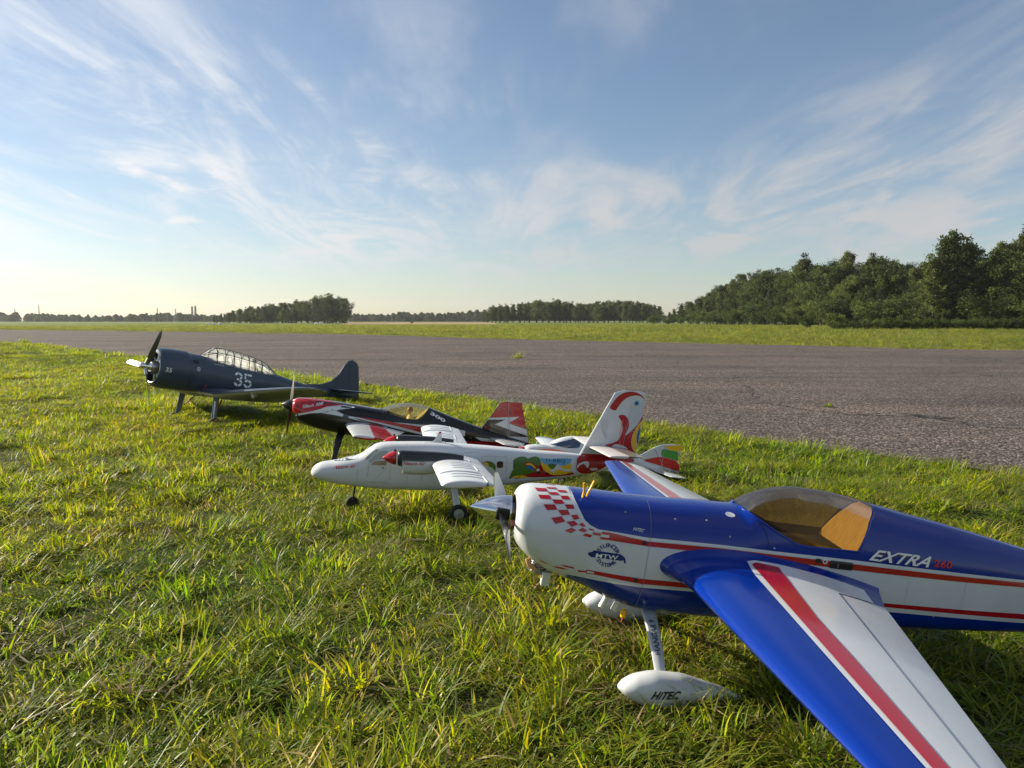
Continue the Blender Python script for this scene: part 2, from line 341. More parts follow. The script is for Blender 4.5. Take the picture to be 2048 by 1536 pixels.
# ---------------------------------------------------------------- fuselage shapes (side profiles and widths, metres)
class Fus:
    """body of superellipse sections: rows of x, z top, z bottom, half width, z of greatest width, exponent above, exponent below"""
    def __init__(self, rows):
        self.t = np.array(rows, float); self.x0, self.x1 = self.t[0, 0], self.t[-1, 0]
        X = self.t[:, 0]; self.m = []
        for c in range(1, self.t.shape[1]):
            Y = self.t[:, c]; h = np.diff(X); d = np.diff(Y)/h; m = np.zeros(len(X)); m[0] = d[0]; m[-1] = d[-1]
            for i in range(1, len(X)-1):
                if d[i-1]*d[i] > 0:
                    w1 = 2*h[i]+h[i-1]; w2 = h[i]+2*h[i-1]; m[i] = (w1+w2)/(w1/d[i-1]+w2/d[i])
            self.m.append(m)
    def at(self, x):
        x = np.clip(np.asarray(x, float), self.x0, self.x1); X = self.t[:, 0]
        i = np.clip(np.searchsorted(X, x)-1, 0, len(X)-2); h = X[i+1]-X[i]; u = (x-X[i])/h; out = []
        for c in range(1, self.t.shape[1]):
            Y = self.t[:, c]; m = self.m[c-1]
            out.append((2*u**3-3*u**2+1)*Y[i]+(u**3-2*u**2+u)*h*m[i]+(-2*u**3+3*u**2)*Y[i+1]+(u**3-u**2)*h*m[i+1])
        return out
    def half(self, x, z):
        zt, zb, w, zw, nt, nb = self.at(x); z = np.asarray(z, float)
        up = z >= zw
        r = np.where(up, (z-zw)/np.maximum(zt-zw, 1e-5), (zw-z)/np.maximum(zw-zb, 1e-5)); n = np.where(up, nt, nb)
        return w*np.maximum(1-np.clip(r, 0, 1)**n, 0)**(1/n)
    def ring(self, x, N):
        """N points evenly round the section, starting at the top and going down the port (y<0) side"""
        zt, zb, w, zw, nt, nb = [float(q) for q in self.at(x)]
        a = np.linspace(0, np.pi/2, 220)
        y1 = w*np.sin(a)**(2/nt); z1 = zw+(zt-zw)*np.cos(a)**(2/nt)
        y2 = w*np.cos(a)**(2/nb); z2 = zw-(zw-zb)*np.sin(a)**(2/nb)
        yy = np.concatenate([y1, y2[1:]]); zz = np.concatenate([z1, z2[1:]])
        s = np.concatenate([[0], np.cumsum(np.hypot(np.diff(yy), np.diff(zz)))]); hN = N//2
        t = np.linspace(0, s[-1], hN+1); y = np.interp(t, s, yy); z = np.interp(t, s, zz)
        Y = np.concatenate([-y, y[1:-1][::-1]]); Z = np.concatenate([z, z[1:-1][::-1]])
        return np.stack([np.full(len(Y), x), Y, Z], 1)

EXTRA = Fus([
 (-.360, .112, .036, .062, .073, 2.0, 2.0), (-.356, .124, .028, .076, .072, 2.0, 2.0), (-.346, .134, .010, .088, .065, 2.1, 2.0),
 (-.325, .140, -.010, .096, .055, 2.2, 2.1), (-.290, .142, -.032, .100, .048, 2.3, 2.2), (-.237, .142, -.050, .102, .044, 2.4, 2.4),
 (-.190, .142, -.064, .102, .042, 2.5, 2.5), (-.128, .142, -.086, .101, .040, 2.5, 2.8), (-.043, .143, -.103, .098, .040, 2.5, 3.0),
 (.053, .148, -.103, .096, .040, 2.5, 3.2), (.130, .151, -.101, .095, .040, 2.5, 3.2), (.165, .174, -.100, .094, .040, 2.4, 3.2),
 (.197, .191, -.098, .094, .040, 2.3, 3.2), (.231, .202, -.096, .093, .040, 2.2, 3.2), (.272, .208, -.094, .092, .040, 2.2, 3.2),
 (.319, .208, -.091, .091, .040, 2.2, 3.2), (.373, .204, -.088, .090, .040, 2.2, 3.2), (.453, .192, -.085, .088, .040, 2.2, 3.2),
 (.530, .180, -.081, .084, .040, 2.2, 3.2), (.660, .162, -.075, .076, .040, 2.2, 3.2), (.858, .129, -.064, .056, .038, 2.2, 3.2),
 (1.00, .106, -.055, .040, .034, 2.2, 3.0), (1.20, .080, -.040, .012, .024, 2.2, 3.0)])

OTTER = Fus([
 (-.476, -.072, -.084, .006, -.079, 2, 2), (-.470, -.058, -.094, .021, -.078, 2, 2), (-.455, -.043, -.101, .035, -.076, 2, 2),
 (-.432, -.033, -.108, .046, -.074, 2.1, 2.1), (-.382, -.024, -.120, .058, -.070, 2.2, 2.3), (-.332, -.011, -.126, .064, -.066, 2.3, 2.6),
 (-.292, -.001, -.129, .068, -.062, 2.5, 3.0), (-.270, .010, -.131, .069, -.060, 2.6, 3.2), (-.243, .031, -.133, .070, -.056, 2.6, 3.4),
 (-.216, .048, -.135, .071, -.052, 2.8, 3.5), (-.184, .055, -.137, .072, -.048, 3.0, 3.6), (-.149, .057, -.138, .072, -.046, 3.2, 3.6),
 (0, .061, -.139, .072, -.044, 3.2, 3.6), (.20, .054, -.124, .072, -.040, 3.2, 3.6), (.324, .047, -.111, .068, -.036, 3.2, 3.6),
 (.42, .040, -.099, .062, -.032, 3.0, 3.4), (.563, .034, -.079, .050, -.024, 2.8, 3.2), (.652, .028, -.064, .040, -.016, 2.6, 3.0),
 (.773, .022, -.040, .026, -.008, 2.4, 2.8), (.90, .016, -.014, .010, 0, 2.2, 2.4)])

SBACH = Fus([
 (-.012, .116, .056, .046, .085, 2.2, 2.2), (-.006, .124, .046, .058, .082, 2.2, 2.2), (.010, .130, .024, .068, .078, 2.3, 2.3),
 (.030, .133, .000, .076, .070, 2.4, 2.4), (.083, .136, -.016, .086, .060, 2.5, 2.6), (.187, .135, -.033, .091, .050, 2.5, 2.8),
 (.328, .129, -.043, .091, .045, 2.5, 3.0), (.458, .123, -.045, .089, .042, 2.5, 3.0), (.508, .149, -.045, .088, .042, 2.4, 3.0),
 (.567, .167, -.044, .087, .042, 2.3, 3.0), (.628, .175, -.042, .085, .042, 2.3, 3.0), (.690, .172, -.040, .083, .042, 2.3, 3.0),
 (.726, .163, -.038, .081, .042, 2.3, 3.0), (.878, .122, -.032, .065, .040, 2.3, 3.0), (1.037, .083, -.024, .046, .030, 2.3, 3.0),
 (1.20, .050, -.018, .024, .018, 2.3, 2.6), (1.32, .030, -.012, .010, .010, 2.3, 2.4)])

DAUNT = Fus([
 (.000, .140, -.112, .126, .014, 2, 2), (.012, .156, -.128, .142, .014, 2, 2), (.040, .168, -.139, .152, .013, 2, 2),
 (.110, .174, -.148, .158, .012, 2, 2), (.235, .173, -.152, .156, .010, 2, 2.1), (.245, .165, -.150, .148, .008, 2, 2.1),
 (.375, .158, -.152, .138, .000, 2, 2.3), (.500, .140, -.152, .130, -.006, 2, 2.4), (.655, .122, -.148, .122, -.010, 2, 2.4),
 (.800, .108, -.142, .112, -.012, 2, 2.3), (.936, .098, -.132, .100, -.012, 2, 2.2), (1.065, .090, -.120, .088, -.012, 2, 2.1),
 (1.171, .071, -.108, .078, -.014, 2, 2), (1.301, .048, -.094, .066, -.016, 2, 2), (1.420, .034, -.082, .054, -.018, 2, 2),
 (1.600, .024, -.066, .038, -.018, 2, 2), (1.800, .014, -.050, .022, -.018, 2, 2), (2.000, .000, -.034, .006, -.018, 2, 2)])

SPORT = Fus([
 (-.345, -.030, -.072, .020, -.052, 2, 2), (-.330, -.020, -.084, .034, -.052, 2.1, 2.1), (-.290, -.012, -.094, .044, -.052, 2.3, 2.4),
 (-.219, .000, -.100, .050, -.050, 2.4, 2.8), (-.190, .020, -.102, .051, -.048, 2.4, 2.8), (-.140, .042, -.102, .052, -.046, 2.3, 2.8),
 (-.089, .052, -.102, .052, -.044, 2.3, 2.8), (-.040, .048, -.100, .051, -.042, 2.3, 2.8), (.035, .032, -.098, .048, -.040, 2.3, 2.8),
 (.160, .006, -.094, .034, -.044, 2.3, 2.8), (.280, -.028, -.094, .022, -.060, 2.3, 2.6), (.420, -.076, -.104, .010, -.092, 2.3, 2.4),
 (.500, -.094, -.112, .004, -.104, 2.3, 2.4)])

